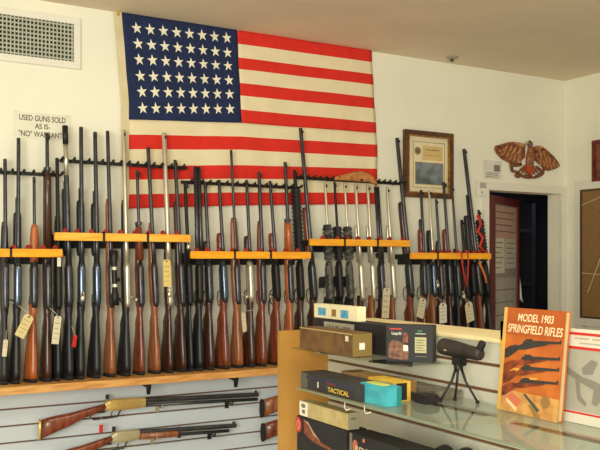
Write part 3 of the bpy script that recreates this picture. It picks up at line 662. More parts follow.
price_tag('tilted cream tag on the brown forearm shotgun', 421.5, 308, 9, 20, -.3, tagw, YW - .19)
price_tag('upright white tag in the middle of the last rack', 443, 313, 9.5, 20, .03, paper, YW - .19)
price_tag('tilted cream tag under the red strap', 469.5, 312, 10, 20, .22, tagw, YW - .2)
price_tag('tan tag low on the first black rifle', 5, 348, 5, 17, -.1, tagw, YW - .19, True, 2)
price_tag('long pale tag behind the grey receiver rifle', 244, 322, 5, 20, .1, tagw, YW - .10, False, 2)

# cable locks
def cable(label, pts, r=.0035, m=None, name='cable_lock'):
    b = MB(); b.tube(pts, r, 7); o = b.build(name, m or steel, None, smooth=True); return tag(o, label, 'cable lock', 'trigger and cable locks')
for i, (px, py, lab) in enumerate(((168, 294, 'silver lock under the yellow tag'), (83, 298, 'silver lock on the bright receiver shotgun'), (311, 258, 'silver lock hanging at the joint of the middle racks'), (191, 246, 'silver lock hanging beside the end of the high rack bar'), (443, 285, 'silver lock above the upright white tag'), (470, 296, 'silver lock above the cream tag with the red strap'))):
    P = atY(px, py, YW - .18); gi = min(range(len(GUNS)), key=lambda i: abs(axis_at(i, P.z - CAMZ).x - P.x)); q = axis_at(gi, P.z - CAMZ); P = Vector((P.x * .4 + q.x * .6, q.y - .025, P.z)); t = thing('trigger_lock', lab, 'lock', P, 'trigger and cable locks')
    b = MB(); b.loft([(-.016, 0, 0, .006, .007), (-.01, 0, 0, .010, .010), (.006, 0, 0, .010, .010), (.01, 0, 0, .006, .007)], 12, 3); b.build('lock_body', steel, t, smooth=True)
    b = MB(); b.tube([(-.006, 0, .008), (-.007, .0, .022), (0, .004, .03), (.007, .006, .022), (.006, 0, .008)], .0024, 7); b.build('shackle', steel, t, smooth=True)

# tan leather piece lying over the peg rail
P = atY(356, 180, YW - .08)
t = thing('leather_holster', 'tan leather holster lying on top of the peg rail', 'holster', P)
s_ = (YW - .08) / ray(356)[1] / F; lm = two('tan_leather', (196, 132, 74), (160, 98, 48), 30, rough=.6)
b = MB(); M = Matrix.Rotation(math.pi / 2, 4, 'Y')
sec = [(-22, 0, 1.5), (-16, 1.0, 2.5), (-8, 2.4, 4), (0, 3.6, 5.2), (7, 3.6, 5.2), (13, 2.4, 4.2), (17, 0, 3.4), (19.5, -3, 2.5)]
b.loft([(x * s_ * 1.2, -(yy) * s_, -.01, h * s_, .016 if abs(x) < 15 else .010) for x, yy, h in sec], 12, 2.2, M=M); b.build('body', lm, t, smooth=True)
b = MB(); b.tube([(-.06, -.027, .022), (-.01, -.03, .034), (.03, -.028, .04)], .003, 6); b.build('welt', two('pale_leather', (222, 170, 110), (200, 140, 84), 30), t)
b = MB(); b.loft([(-.005, 0, 0, .006, .006), (.003, 0, 0, .006, .006)], 10, 2, M=Matrix.Translation((.02, -.028, .0)) @ Matrix.Rotation(math.pi / 2, 4, 'X')); b.build('snap', matte, t)

# red strap and red sling near the doorway
def strap(label, pix, m, r=.007, Y=YW - .185, name='gun_sling', dy=0):
    b = MB(); pts = [atY(p[0], p[1], Y + dy * i) for i, p in enumerate(pix)]; b.tube(pts, r, 8, flat=.35); o = b.build(name, m, None, smooth=True); return tag(o, label, 'sling', 'red slings near the doorway')
redcloth = mat('red_nylon', (206, 44, 40), .6, scale=40, var=.2)
strap('red looped strap hanging from the last rack bar', [(461.5, 251), (462, 262), (464.5, 276), (466.5, 287), (468, 276), (468.5, 262), (467.5, 251)], redcloth, .0055)
strap('crumpled red sling hanging at the end of the last rack', [(477.5, 215), (481, 224), (478, 231), (483, 238), (480, 246), (484, 252)], redcloth, .011, YW - .11)
strap('orange red sling end dangling below the last rack bar', [(479, 262), (482, 268), (485, 276), (486.5, 283)], mat('orange_nylon', (214, 110, 50), .6), .008, YW - .19)

# ---------------------------------------------------------------- rifles lying on the slatwall hooks
def wall_rifle(name, label, xb, yb, xm, ym, zdrop, wood, metal, recm, forem, rx0, rx1, fx1, tubem, mirror=False, group='rifles on the slatwall below the shelf', fr=.018, heel=.065, toe=.155):
    Yp = YW - .075
    b0 = atY(xb, yb, Yp); m0 = atY(xm, ym, Yp)
    L = m0.x - b0.x; slope = 0
    th = .034; O = Vector((b0.x, Yp, m0.z + L * math.sin(th))); t = thing(name, label, 'rifle', O, group); t.rotation_euler.y = th
    fxm = lambda px: atY(px, yb, Yp).x - b0.x
    M = Matrix.Rotation(math.pi / 2, 4, 'Y')   # local z -> +x ; local x -> -z
    r0, r1 = fxm(rx0), fxm(rx1)
    def sec(x, top, bot, hy): return (x, (top + bot) / 2, 0, (bot - top) / 2, hy)   # top/bot measured downwards
    b = MB()
    b.loft([sec(.006, heel, toe, .018), sec(.05, heel - .012, toe - .020, .020), sec(r0 * .45, heel * .55 + .005, toe * .66, .020), sec(r0 * .66, heel * .3 + .008, toe * .45, .018), sec(r0 * .80, .018, .058, .015), sec(r0, .006, .034, .015)], 14, 2.4, M=M); b.build('stock', wood, t, smooth=True)
    b = MB(); b.loft([sec(-.004, heel - .006, toe + .004, .019), sec(.0055, heel - .002, toe, .019)], 14, 2.4, M=M); b.build('butt_plate', recm if not mirror else rubber, t, smooth=True)
    b = MB(); b.loft([sec(r0 - .004, .002, .036, .014), sec(r0 + .02, -.014, .040, .017), sec(r0 + .05, -.016, .042, .018), sec(r1 - .03, -.016, .036, .018), sec(r1, -.014, .030, .016)], 14, 4, M=M); b.build('receiver', recm, t, smooth=False, bevel=.001)
    b = MB(); b.loft([(r1, 0, 0, .0125, .0125), (L, 0, 0, .0115, .0115)], 8, 2, M=M); b.build('barrel', metal, t)
    b = MB(); b.loft([(r1, .024, 0, .0085, .0085), (L - tubem, .024, 0, .0085, .0085)], 10, 2, M=M); b.build('magazine_tube', metal, t, smooth=True)
    if fx1:
        f1 = fxm(fx1); b = MB(); b.loft([(r1 + .002, .018, 0, fr, .018), (f1 - .02, .018, 0, fr, .017), (f1, .018, 0, fr * .9, .015)], 12, 2.6, M=M); b.build('forearm', forem, t, smooth=True)
        b = MB(); b.loft([(f1, .014, 0, .028, .017), (f1 + .012, .014, 0, .028, .017)], 12, 2.4, M=M); b.build('barrel_band', metal, t)
    b = MB(); b.box((L - .02, -.002, .011), (L - .006, .002, .022)); b.build('front_sight', metal, t)
    b = MB(); b.box((r0 + .0, -.004, .013), (r0 + .016, .004, .036), M=Matrix.Translation((0, 0, 0))); b.build('hammer', metal, t)
    b = MB(); b.tube([(r0 + .075, 0, -.04), (r0 + .06, 0, -.07), (r0 + .01, 0, -.075), (r0 - .055, 0, -.078), (r0 - .075, 0, -.062), (r0 - .05, 0, -.048), (r0, 0, -.044)], .0042, 8); b.build('lever', metal, t, smooth=True)
    b = MB(); b.tube([(r0 + .035, 0, -.044), (r0 + .028, 0, -.06), (r0 + .033, 0, -.068)], .0025, 6); b.build('trigger', metal, t)
    # slatwall hooks carrying the rifle
    for i, fq in enumerate((.52, .86)):
        x = b0.x + L * fq; zt_ = m0.z - .035 - .002 + L * (1 - fq) * math.sin(th)
        b = MB(); b.tube([(x, YW - .0225, zt_ - .004), (x, Yp - .02, zt_ - .004), (x, Yp - .024, zt_ + .014)], .004, 8); b.box((x - .010, YW - .026, zt_ - .034), (x + .010, YW - .0222, zt_ + .004))
        tag(b.build('slatwall_hook', matte if i else steel, None), 'metal hook carrying the barrel of the ' + label[:0] + {'brass': 'brass receiver rifle', 'pale': 'pale receiver rifle'}.get('brass' if 'brass' in label else 'pale', '') + (', nearer its muzzle' if i else ', nearer its receiver'), 'hook', 'slatwall hooks')
    return t
gunA = wall_rifle('lever_rifle', 'lever action rifle with polished brass receiver and brass butt plate on the slatwall', 40, 425, 258, 394.5, 0, redwood, blued, brass, None, 105.5, 145, None, .004)
gunB = wall_rifle('lever_rifle', 'lever action rifle with pale receiver and brown forearm, lowest on the slatwall', 58, 458, 236, 425.5, 0, redwood, blued, castbrass, brown, 112, 139, 178, .04)
for i, (px, pyt, pyb, lab) in enumerate(((261, 398, 417, 'rifle butt with black pad poking out above beside the wooden panel'), (262, 422, 441, 'rifle butt with black pad poking out below beside the wooden panel'))):
    Yp = YW - .06; P = atY(px, pyt, Yp); P2 = atY(px, pyb, Yp); O = Vector((P.x, Yp, P.z)); h = P.z - P2.z
    t = thing('hung_rifle', lab, 'rifle', O, 'rifles on the slatwall below the shelf'); M = Matrix.Rotation(math.pi / 2, 4, 'Y')
    b = MB(); b.loft([(.012, h * .55, 0, h * .46, .019), (.08, h * .40, 0, h * .43, .021), (.17, h * .22, 0, h * .34, .020), (.26, 0, 0, h * .24, .016), (.32, -.01, 0, h * .22, .016), (.36, -.015, 0, .024, .018), (.75, -.02, 0, .017, .014)], 14, 2.4, M=M); b.build('stock', redwood if i else brown, t, smooth=True)
    b = MB(); b.loft([(0, h * .56, 0, h * .5, .019), (.012, h * .55, 0, h * .47, .0195)], 14, 2.4, M=M); b.build('butt_pad', rubber, t, smooth=True)
    b = MB(); b.loft([(.34, -.035, 0, .014, .015), (.55, -.035, 0, .014, .015), (.56, -.035, 0, .010, .010), (1.05, -.037, 0, .008, .008)], 12, 2, M=M); b.build('barrel', blued, t, smooth=True)
    for fq in (.45, .70):
        b = MB(); x = P.x + fq; z = P.z - .006 - (.001 if fq < .5 else 0); b.tube([(x, YW - .0225, z), (x, Yp - .02, z), (x, Yp - .024, z + .012)], .004, 8); tag(b.build('slatwall_hook', matte), 'metal hook holding a rifle behind the wooden panel', 'hook', 'slatwall hooks behind the panel')
P = atY(101, 428, YW - .09)
f_t = thing('price_tag', 'small red tag hanging from the lever of the brass receiver rifle', 'tag', P, 'price tags hanging on the guns')
f = Face((0, 0, 0), X_, Z_, f_t); f.rect('card', -.009, -.022, .009, .016, redlab, .001); MB().tube([(0, -.001, .015), (0, 0, .04), (.002, .008, .05)], .001, 5).build('string', mat('string_white', (214, 206, 186), .8), f_t)

# ---------------------------------------------------------------- display unit
YE = 2.73; ZT = CAMZ - .222; XB = 1.91; YN = .7
t = thing('display_unit', 'double sided slatwall display unit with plywood end panel', 'display unit', (0, 0, 0))
b = MB(); b.box((XS + .010, YN, .12), (XB, YE - .001, ZT - .012), 1)
gz2 = [-.300 - .0765 * k for k in range(0, 16)]; zt = ZT - .012
for z in gz2:
    if CAMZ + z < .2: break
    b.box((XS, YN, CAMZ + z + .005), (XS + .010, YE - .001, zt), 0); zt = CAMZ + z - .005
b.build('slat_panel', [slatg, groove], t)
MB().box((XS - .006, YN, ZT - .012), (XB + .004, YE - .001, ZT)).build('top_board', two('pale_top_board', (240, 226, 178), (232, 214, 160), 6), t, bevel=.002)
xl = atY(277.5, 400, YE + .02).x
MB().box((xl, YE, 0), (XB + .01, YE + .02, atY(280, 331, YE).z)).build('end_panel', plywood, t, bevel=.001)
yu = atX(507, 350, XS - .012).y; yu2 = atX(500.5, 350, XS - .012).y
MB().box((XS - .012, yu, CAMZ - .405), (XS, yu2, atX(502, 321, XS).z)).build('upright_strip', rackwood, t)
MB().box((XS - .012, yu, ZT), (XB, yu2, atX(502, 321, XS).z)).build('upright_cap', rackwood, t)
MB().box((XS + .01, YN, 0), (XB, YE - .001, .12)).build('plinth', matte, t)
# thin metal edge between strips
ZA, ZB_, ZC = CAMZ - .311, CAMZ - .411, CAMZ - .640
def glass_shelf(label, x0, x1, y0, y1, z, th=.006, brs=(), em=None):
    t = thing('glass_shelf', label, 'glass shelf', (0, 0, z), 'glass shelves of the display unit')
    MB().box((x0 + .0015, y0, -th), (x1, y1, 0)).build('pane', glass, t)
    MB().box((x0, y0, -th), (x0 + .0015, y1, 0)).build('polished_edge', em or glassedge, t)
    for y in brs:
        b = MB(); b.prism([(0, 0), (-(x1 - x0) * .85, 0), (-(x1 - x0) * .85, -.006), (-.01, -.03), (0, -.03)], Vector((x1 - .001, y - .0015, -th)), X_, Z_, Y_, .003); b.build('shelf_bracket', matte if z > ZB_ + .01 else steel, t)
    return t
glass_shelf('short upper glass shelf carrying the brown and black boxes', 1.495, XS - .0005, 1.99, 2.66, ZA, th=.004, brs=(2.5, 2.2), em=glass)
YBs = atZ(297, 387, -.411).y
glass_shelf('long glass shelf carrying the scope, book and blue box', 1.36, XS - .0005, .95, YBs, ZB_, brs=(2.16, 1.7, 1.2))
glass_shelf('lowest glass shelf under the black rifle cartons', 1.36, XS - .0005, .95, 2.44, ZC, brs=(2.2, 1.6))
def carton(name, label, cat, x0, x1, y0, y1, z, h, m, group='boxes on the glass shelves', rot=0, bevel=.0015):
    """front face towards -X; local frame: origin at the near bottom front corner"""
    t = thing(name, label, cat, (x0, y1, z + .0005), group); t.rotation_euler.z = rot
    MB().box((0, -(y1 - y0), 0), (x1 - x0, 0, h)).build('carton', m, t, bevel=bevel)
    front = Face((0, 0, 0), -Y_, Z_, t); end = Face((0, -(y1 - y0), 0), X_, Z_, t); L = y1 - y0; return t, front, end, L, x1 - x0
# brown box
kraft = two('brown_wood_grain_box', (122, 88, 44), (92, 62, 30), 18); kraftend = mat('olive_gold_label', (148, 124, 70), .5, .2)
t, f, e, L, D = carton('long_box', 'long brown box with small white stickers, front of the upper shelf', 'box', 1.50, 1.58, 2.26, 2.60, ZA, .078, kraft)
e.rect('end_label', .002, .002, D - .002, .076, kraftend); e.rect('sticker', D * .35, .024, D * .62, .046, paper, .0005, .0006); f.rect('sticker', L - .04, .05, L - .022, .068, tagw)
f.rect('edge_line', .0, .073, L, .077, mat('gold_edge', (184, 160, 100), .5), .0004)
# long dark box behind with grey label
dk = two('dark_blue_card', (38, 34, 36), (24, 22, 26), 10)
t, f, e, L, D = carton('long_box', 'long black box with grey label behind the brown box', 'box', 1.615, 1.69, 2.21, 2.69, ZA, .102, dk)
f.rect('grey_label', .07, .06, .27, .092, mat('grey_label', (164, 158, 138), .6))
for u in (.09, .105, .125, .15, .2, .225): f.rect('label_print', u, .074, u + .008 + .012 * (u > .14), .080, inkf, .0003, .0006)
e.rect('end_label', 0, 0, D * 1.0, .10, mat('orange_brown_end', (176, 120, 60), .6)); e.rect('white_strip', D * .72, .01, D * .9, .09, paper, .0004, .0006)
# cream booklet with blue pictures
cream = mat('cream_card', (236, 226, 186), .6); bluep = two('blue_picture', (96, 176, 206), (60, 130, 170), 60)
t, f, e, L, D = carton('cream_box', 'cream card box with small blue pictures, behind on top of the black box', 'box', 1.62, 1.655, 2.405, 2.70, ZA + .1026, .052, cream)
f.rect('blue_picture', .03, .010, .085, .038, bluep); f.rect('brown_picture', .125, .010, .155, .036, mat('brown_picture', (150, 110, 50), .6)); f.rect('blue_picture', .185, .008, .235, .036, bluep)
# black photo carton turned towards the viewer
P0 = Vector((1.540, 2.128)); P1 = Vector((1.633, 2.012)); uu = (P1 - P0); wL = uu.length; ang = math.atan2(uu.y, uu.x)
t = thing('photo_carton', 'black carton with a brown photograph and cream text panel, upper shelf', 'box', (P0.x, P0.y, ZA + .0005), 'boxes on the glass shelves'); t.rotation_euler.z = ang
hC = .115; MB().box((0, 0, 0), (wL, .05, hC)).build('carton', two('black_card', (30, 28, 30), (20, 20, 24), 10), t, bevel=.0015)
f = Face((0, 0, 0), X_, Z_, t)
f.poly('printed_photo', [(.008, .010), (.070, .006), (.074, .045), (.05, .062), (.022, .068), (.008, .055)], two('brown_photo', (140, 96, 70), (70, 46, 36), 70)); f.rect('red_bar', .012, .1, .05, .104, redlab); f.rect('portrait', .054, .06, .07, .092, two('skin_photo', (150, 80, 60), (60, 34, 30), 80))
f.rect('text_panel', .092, .03, .128, .078, mat('cream_panel', (180, 176, 130), .6)); f.rect('sticker', .056, .034, .070, .052, paper, .0006, .0006)
f.text('Leupold', .018, .084, .014, paper, .03); f.rect('white_line', .094, .088, .126, .0895, paper); f.rect('green_patch', .1, .094, .115, .1, mat('green_print', (60, 110, 70), .6)); f.rect('white_line', .094, .018, .13, .0195, mat('dim_line', (120, 118, 100), .6))
for k in range(5): f.rect('text_line', .096, .036 + k * .008, .124 - .006 * (k % 2), .0385 + k * .008, inkf, .0003, .0006)
sf = Face((0, .05, 0), -Y_, Z_, t); sf.rect('side_print', .005, .01, .045, .105, mat('orange_side', (150, 96, 48), .6))

# shelf B items
t, f, e, L, D = carton('long_box', 'long black box with yellow lettering on the middle glass shelf edge', 'box', 1.372, 1.46, 2.02, 2.37, ZB_, .052, two('charcoal_card', (52, 50, 50), (34, 32, 36), 10))
f.text('TACTICAL', L * .48, .008, .020, yel, L * .34, 'lettering', .001, bold=.0004); f.rect('white_mark', L * .30, .012, L * .315, .03, paper); f.rect('blue_band', L * .1, .036, L * .9, .04, mat('navy_band', (40, 46, 84), .6)); f.rect('grey_end', 0, .002, L * .12, .05, mat('grey_card', (92, 88, 78), .6))
f.rect('red_patch', L * .45, .03, L * .6, .035, mat('dull_red', (120, 40, 40), .6))
t, f, e, L, D = carton('flat_box', 'tan flat box behind the black box with yellow lettering', 'box', 1.52, 1.60, 2.05, 2.36, ZB_, .045, two('tan_card', (176, 140, 84), (140, 104, 60), 14))
f.rect('dark_patch', .03, .01, .12, .035, mat('dark_card', (56, 48, 42), .6))
teal = two('teal_card', (70, 178, 190), (54, 156, 172), 14)
t, f, e, L, D = carton('teal_box', 'bright teal cardboard box in front of the yellow carton', 'box', 1.385, 1.44, 1.915, 2.045, ZB_, .056, teal)
MB().box((.01, -.10, .056), (.035, -.02, .059)).build('top_label', mat('yellow_green_label', (206, 206, 96), .6), t)
f.rect('printed_panel', L * .2, .02, L * .75, .04, mat('teal_dark', (60, 160, 172), .6)); e.rect('deep_teal_band', D * .7, 0, D, .055, mat('deep_teal', (34, 130, 130), .6))  # darker teal band down one side of the end face
t, f, e, L, D = carton('yellow_carton', 'yellow and black carton behind the teal box', 'box', 1.452, 1.512, 1.965, 2.10, ZB_, .060, two('yellow_card', (222, 186, 70), (196, 156, 46), 14))
e.rect('black_panel', D * .12, .006, D * .75, .056, dk); f.rect('black_panel', L * .3, .01, L * .8, .05, dk)
t, f, e, L, D = carton('black_pouch', 'small black pouch lying right of the yellow carton', 'pouch', 1.505, 1.56, 1.885, 1.955, ZB_, .026, two('black_fabric', (36, 32, 32), (22, 20, 22), 60), bevel=.006)
t, f, e, L, D = carton('blister_pack', 'flat grey packet with a red corner near the tripod', 'packet', 1.60, 1.69, 1.94, 2.30, ZB_, .022, two('grey_packet', (142, 136, 118), (90, 84, 74), 30))
MB().box((.01, -.10, .022), (.07, -.04, .026)).build('red_corner', redlab, t)
t, f, e, L, D = carton('cleaning_rod_case', 'thin dark rod case lying between the yellow carton and tripod', 'case', 1.54, 1.56, 1.915, 2.25, ZB_, .018, two('rod_case_brown', (84, 70, 54), (54, 46, 38), 30))
# curved white hooks at the shelf edge
for i, px in enumerate((347, 367)):
    p = atX(px, 407 + (px - 347) * .16, 1.352); b = MB(); b.tube([p + Vector((.004, .018, .01)), p + Vector((-.001, .012, -.004)), p + Vector((-.004, -.002, -.009)), p + Vector((-.002, -.022, -.002))], [.0016, .002, .002, .0015], 7)
    tag(b.build('chrome_clip', mat('chrome_white', (236, 232, 214), .25, .3), None, smooth=True), ['curved chrome clip under the yellow lettering box', 'curved chrome clip under the teal box'][i], 'clip', 'chrome clips on the shelf edge')

# boxes on shelf C
blk = two('black_carton', (34, 32, 34), (22, 20, 22), 10)
t, f, e, L, D = carton('rifle_carton', 'black rifle carton with red round badge and printed rifle, below the cream box', 'box', 1.385, 1.46, 2.115, 2.42, ZC, .128, blk)
f.disc('badge_ring', -.0 + .012, .098, .0195, redlab, .001, .0, rv=.026); f.disc('badge_centre', .012, .098, .013, mat('badge_pink', (226, 130, 110), .6), .0006, .001, rv=.018); f.text('R', .005, .088, .026, redlab, .014, 'lettering', .0018, bold=.0004)
f.poly('printed_stock', [(.045, .122), (.075, .114), (.11, .085), (.16, .066), (.25, .052), (.285, .05), (.28, .04), (.2, .05), (.14, .055), (.10, .06), (.05, .075)], two('printed_wood', (150, 82, 50), (90, 46, 34), 60)); f.poly('printed_flash', [(.05, .119), (.075, .110), (.11, .081), (.15, .068), (.11, .09), (.075, .117)], mat('pale_wood_print', (200, 160, 124), .6), .0004, .0006)
t, f, e, L, D = carton('rifle_carton', 'black carton with pale and red lettering at the bottom of the picture', 'box', 1.385, 1.46, 1.80, 2.10, ZC, .128, blk)
f.text('REMINGTON', .03, .072, .030, mat('pale_letter', (206, 190, 150), .6), .19, 'lettering', .001, bold=.0006); f.rect('red_band', .05, .048, .2, .064, redlab); f.disc('printed_face', .03, .09, .014, mat('skin_print', (190, 104, 80), .6), .0006, rv=.02); f.disc('orange_dot', .075, .115, .006, mat('orange_print', (220, 110, 50), .6))
f.rect('grey_margin', 0, 0, .014, .126, mat('grey_margin', (120, 112, 92), .6))
t, f, e, L, D = carton('cream_carton', 'long cream carton with white end label stacked on the black cartons', 'box', 1.39, 1.435, 2.12, 2.41, ZC + .1288, .050, two('buff_card', (196, 178, 122), (176, 156, 100), 20))
f.rect('white_label', 0, .002, .052, .048, paper); f.disc('label_print', .026, .035, .014, mat('green_grey', (120, 120, 90), .6), .0005, .0006, rv=.007); f.rect('label_print', .018, .01, .036, .022, inkf, .0005, .0006)
e.rect('grey_end', .002, .002, D - .002, .048, mat('grey_end_card', (150, 144, 122), .6)); e.rect('label_print', .012, .03, .032, .036, inkf, .0005, .0006)
# binocular lying among the cartons on the lowest shelf
def binocular(label, x, y, z, rot):
    t = thing('binoculars', label, 'binoculars', (x, y, z), 'binoculars on the lowest shelf'); t.rotation_euler.z = rot
    for s in (-1, 1):
        M = Matrix.Translation((0, s * .033, .027)) @ Matrix.Rotation(math.pi / 2, 4, 'Y')
        b = MB(); b.loft([(-.065, 0, 0, .017, .017), (-.045, 0, 0, .018, .018), (-.035, 0, 0, .014, .014), (-.005, 0, 0, .02, .021), (.05, 0, 0, .0265, .0265), (.075, 0, 0, .0265, .0265)], 14, 2.2, M=M); b.build('barrel_tube', rubber, t, smooth=True)
    MB().box((-.02, -.018, .02), (.03, .018, .034)).build('bridge', matte, t, bevel=.003)
    MB().loft([(-.045, -.028, 0, .01, .01), (-.015, -.028, 0, .01, .01)], 12, 2, M=Matrix.Rotation(math.pi / 2, 4, 'Y') @ Matrix.Translation((0, 0, 0))).build('focus_wheel', matte, t)
# stack supports: low cartons under them
for i, (x0, x1, y0, y1, h, lab, m_) in enumerate(((1.50, 1.66, 1.98, 2.30, .060, 'dark carton behind the black rifle cartons on the lowest shelf', dk), (1.49, 1.66, 1.55, 1.94, .045, 'dark brown carton under the small dark binoculars', two('dark_brown_card', (66, 54, 42), (44, 36, 30), 12)))):
    t, f, e, L, D = carton('dark_carton', lab, 'box', x0, x1, y0, y1, ZC, h, m_)
    f.rect('red_patch' if i == 0 else 'grey_patch', L * .5, h * .8, L * .62, h * .95, redlab if i == 0 else mat('grey_card', (92, 88, 78), .6))
binocular('dark binoculars on the brown carton behind the lettered carton', 1.56, 1.86, ZC + .0457, .5)
binocular('dark binoculars on the brown carton, nearer the bottom edge of the picture', 1.56, 1.68, ZC + .0457, 1.2)

# ---------------------------------------------------------------- spotting scope on tripod
pa = Vector((1.625, 1.955, CAMZ - .254)); pb = Vector((1.625, 1.80, CAMZ - .259))
P = Vector((1.625, 1.885, ZB_))
t = thing('spotting_scope', 'black spotting scope on a small tripod on the glass shelf', 'spotting scope', P)
d = Vector((-.06, -1, -.04)).normalized(); Rm = d.to_track_quat('Z', 'X').to_matrix().to_4x4()
O = Vector((0, .058, .157)); M = Matrix.Translation(O) @ Rm
skin = two('scope_black_brown', (50, 42, 36), (30, 26, 24), 30)
b = MB(); b.loft([(-.012, 0, 0, .0245, .0245), (.0, 0, 0, .0255, .0255), (.05, 0, 0, .0245, .0245), (.09, 0, 0, .0215, .0215), (.125, 0, 0, .0195, .0195), (.15, 0, .001, .0195, .0195), (.163, 0, .002, .017, .017), (.169, 0, .002, .010, .010)], 20, 2, M=M); body = b.build('body_tube', skin, t, smooth=True)
b = MB(); b.loft([(-.014, 0, 0, .021, .021), (-.0115, 0, 0, .0235, .0235)], 20, 2, M=M); b.build('objective_lens', mat('lens_glass', (60, 66, 70), .1, spec=1), body)
e0 = O + d * .156 + Vector((0, 0, .008)); e1 = e0 + Vector((.0, -.014, .024))
b = MB(); b.tube([e0, e0.lerp(e1, .5), e1, e1 + (e1 - e0) * .12], [.0125, .0105, .011, .010], 14); b.build('eyepiece', rubber, t, smooth=True)
MB().box((-.013, -.024, .108), (.013, .018, .134)).build('mount', matte, t, bevel=.003)
MB().tube([(.012, 0, .12), (.03, 0, .118)], .005, 8).build('pan_lever', matte, t)
b = MB(); b.tube([(0, 0, .098), (0, 0, .114)], .014, 12); b.build('tripod_head', matte, t)
for q in ((440.5, 401.5), (455, 400), (477.5, 403)):
    g = atZ(q[0], q[1], -.409) - P; g.z = .005
    b = MB(); s0 = Vector((g.x * .12, g.y * .12, .104)); mid = Vector((g.x * .38, g.y * .38, .062)); b.tube([s0, mid, g.lerp(mid, .3), g], [.0042, .0036, .0034, .0034], 8); lg = b.build('tripod_leg', matte, t, smooth=True)
    b = MB(); b.tube([g + Vector((0, 0, .004)), g + Vector((0, 0, -.0045))], .0055, 8); b.build('rubber_foot', rubber, lg)
MB().box((-.0262, .012, .150), (-.0235, .036, .153)).build('white_mark', mat('pale_letter', (206, 190, 150), .6), body)

# ---------------------------------------------------------------- book leaning on the slatwall
bl = atZ(505, 409, -.411); br_ = atZ(560, 420.5, -.411)
Xb = 1.642; y0 = Xb * ray(497)[1] / ray(497)[0]; y1 = y0 - .235
bw_, bh, bt = .232, .285, .018
t = thing('hardcover_book', 'hardcover book about Springfield rifles with orange cover, propped upright', 'book', (Xb - .0, y0, ZB_ + .001))
lean = math.radians(6)
t.rotation_euler = (0, lean, math.radians(-3))
coverm = two('book_orange', (200, 112, 40), (170, 82, 26), 12)
MB().box((0, -bw_, 0), (.002, 0, bh)).build('front_cover', coverm, t, bevel=.0005)
MB().box((bt - .002, -bw_, 0), (bt, 0, bh)).build('back_cover', coverm, t, bevel=.0005)
MB().box((.002, -bw_ + .004, .003), (bt - .002, -.002, bh - .003)).build('pages', mat('page_edges', (206, 186, 140), .8), t)
MB().box((.0, -.0002, 0), (bt, .0022, bh)).build('spine', mat('spine_gold', (214, 170, 84), .5), t)
f = Face((0, 0, 0), -Y_, Z_, t)
f.rect('spine_edge', 0, 0, .012, bh, mat('spine_gold', (214, 170, 84), .5))
f.rect('title_band', .012, .212, bw_, bh, mat('book_dark_orange', (176, 84, 24), .5)); pl = mat('book_title_cream', (238, 222, 176), .5)
f.text('MODEL 1903', .055, .250, .029, pl, .135, 'lettering', .001, slant=.15, bold=.0003); f.text('SPRINGFIELD RIFLES', .018, .218, .032, pl, .208, 'lettering', .001, slant=.15, bold=.0003)
bk_w = two('printed_walnut', (150, 68, 30), (76, 32, 18), 30, rough=.5); bk_m = mat('printed_steel', (52, 48, 46), .5)
for (v, L, m1) in ((.182, .225, bk_m), (.140, .225, bk_w), (.112, .215, bk_w), (.078, .225, bk_w)): poly_rifle(f, .013, v - .004, .213, m1, bk_m, ang=.075, sc_=1.25)
f.poly('printed_highlight', [(.03, .118), (.075, .122), (.08, .112), (.035, .108)], mat('book_yellow', (226, 160, 60), .5), .0003, .0006); f.poly('printed_highlight', [(.09, .10), (.15, .104), (.14, .092), (.1, .09)], mat('book_yellow', (226, 160, 60), .5), .0003, .0006)
f.rect('lower_panel', .012, 0, bw_, .058, two('book_pale', (206, 156, 84), (176, 120, 60), 30), .0005, .0002)
f.poly('printed_packet', [(.035, .038), (.055, .056), (.095, .036), (.078, .016)], mat('packet_red', (206, 110, 80), .5), .0004, .0008); f.poly('printed_packet_edge', [(.035, .038), (.038, .026), (.078, .004), (.078, .016)], mat('packet_pale', (230, 200, 150), .5), .0004, .0008)
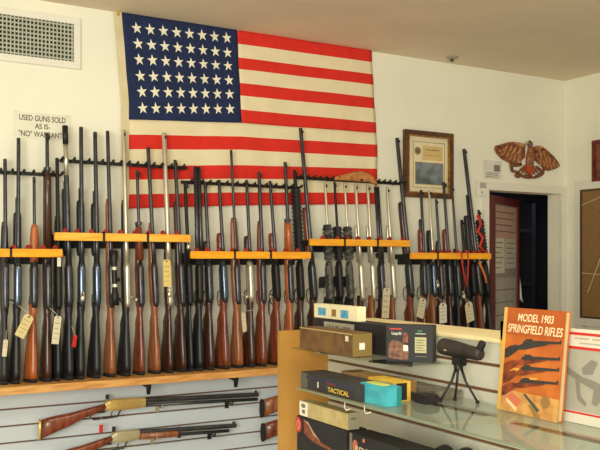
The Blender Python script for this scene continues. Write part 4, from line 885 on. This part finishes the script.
f.poly('printed_bayonet', [(.10, .054), (.108, .057), (.165, .022), (.158, .014)], mat('printed_grey', (70, 76, 72), .5), .0004, .0008); f.disc('printed_medal', .185, .045, .016, mat('printed_tan', (150, 112, 60), .5), .0004, .0008)
f.poly('printed_clip', [(.12, .03), (.135, .03), (.17, .002), (.15, .0)], mat('printed_tan', (150, 112, 60), .5), .0004, .0008)

# white and red packaged print at the right edge
ys = XS * ray(566)[1] / ray(566)[0]
Xp = 1.672; ys = Xp * ray(563)[1] / ray(563)[0]; zt_ = atX(566, 328, Xp).z; ph = zt_ - ZB_ - .001
t = thing('blister_card', 'grey display card with red stripes and a printed gun beside the book', 'display card', (Xp, ys, ZB_ + .0008)); pw = .30
t.rotation_euler = (0, math.radians(3), 0)
MB().box((0, -pw, 0), (.006, 0, ph)).build('card', mat('grey_card_face', (168, 164, 148), .4), t, bevel=.001)
f = Face((0, 0, 0), -Y_, Z_, t)
f.rect('white_header', 0, ph - .052, pw, ph, mat('header_white', (214, 208, 190), .5)); f.rect('red_stripe', 0, ph - .016, pw, ph - .009, redlab, .0004, .0006); f.rect('red_stripe', 0, ph - .052, pw, ph - .045, redlab, .0004, .0006)
for (u0, u1, v) in ((.03, .075, .026), (.085, .15, .026), (.045, .12, .038), (.13, .2, .038)): f.rect('faint_print', u0, ph - v, u1, ph - v + .004, mat('faint_print', (176, 168, 146), .6), .0003, .0006)
f.rect('white_footer', 0, 0, pw, .03, mat('header_white', (214, 208, 190), .5)); f.rect('red_stripe', 0, .024, pw, .029, redlab, .0004, .0006)
gm = mat('faint_gun_print', (132, 128, 116), .6)
f.poly('printed_gun', [(.0, .145), (.02, .135), (.06, .118), (.10, .112), (.16, .09), (.2, .084), (.2, .074), (.15, .08), (.12, .07), (.105, .05), (.09, .055), (.095, .09), (.05, .105), (.0, .125)], gm, .0004, .0002)
f.poly('printed_scope', [(.055, .14), (.085, .165), (.105, .16), (.09, .128), (.06, .125)], gm, .0004, .0002)
f.poly('printed_grip', [(.035, .11), (.05, .105), (.055, .07), (.075, .055), (.07, .045), (.045, .06)], gm, .0004, .0003)
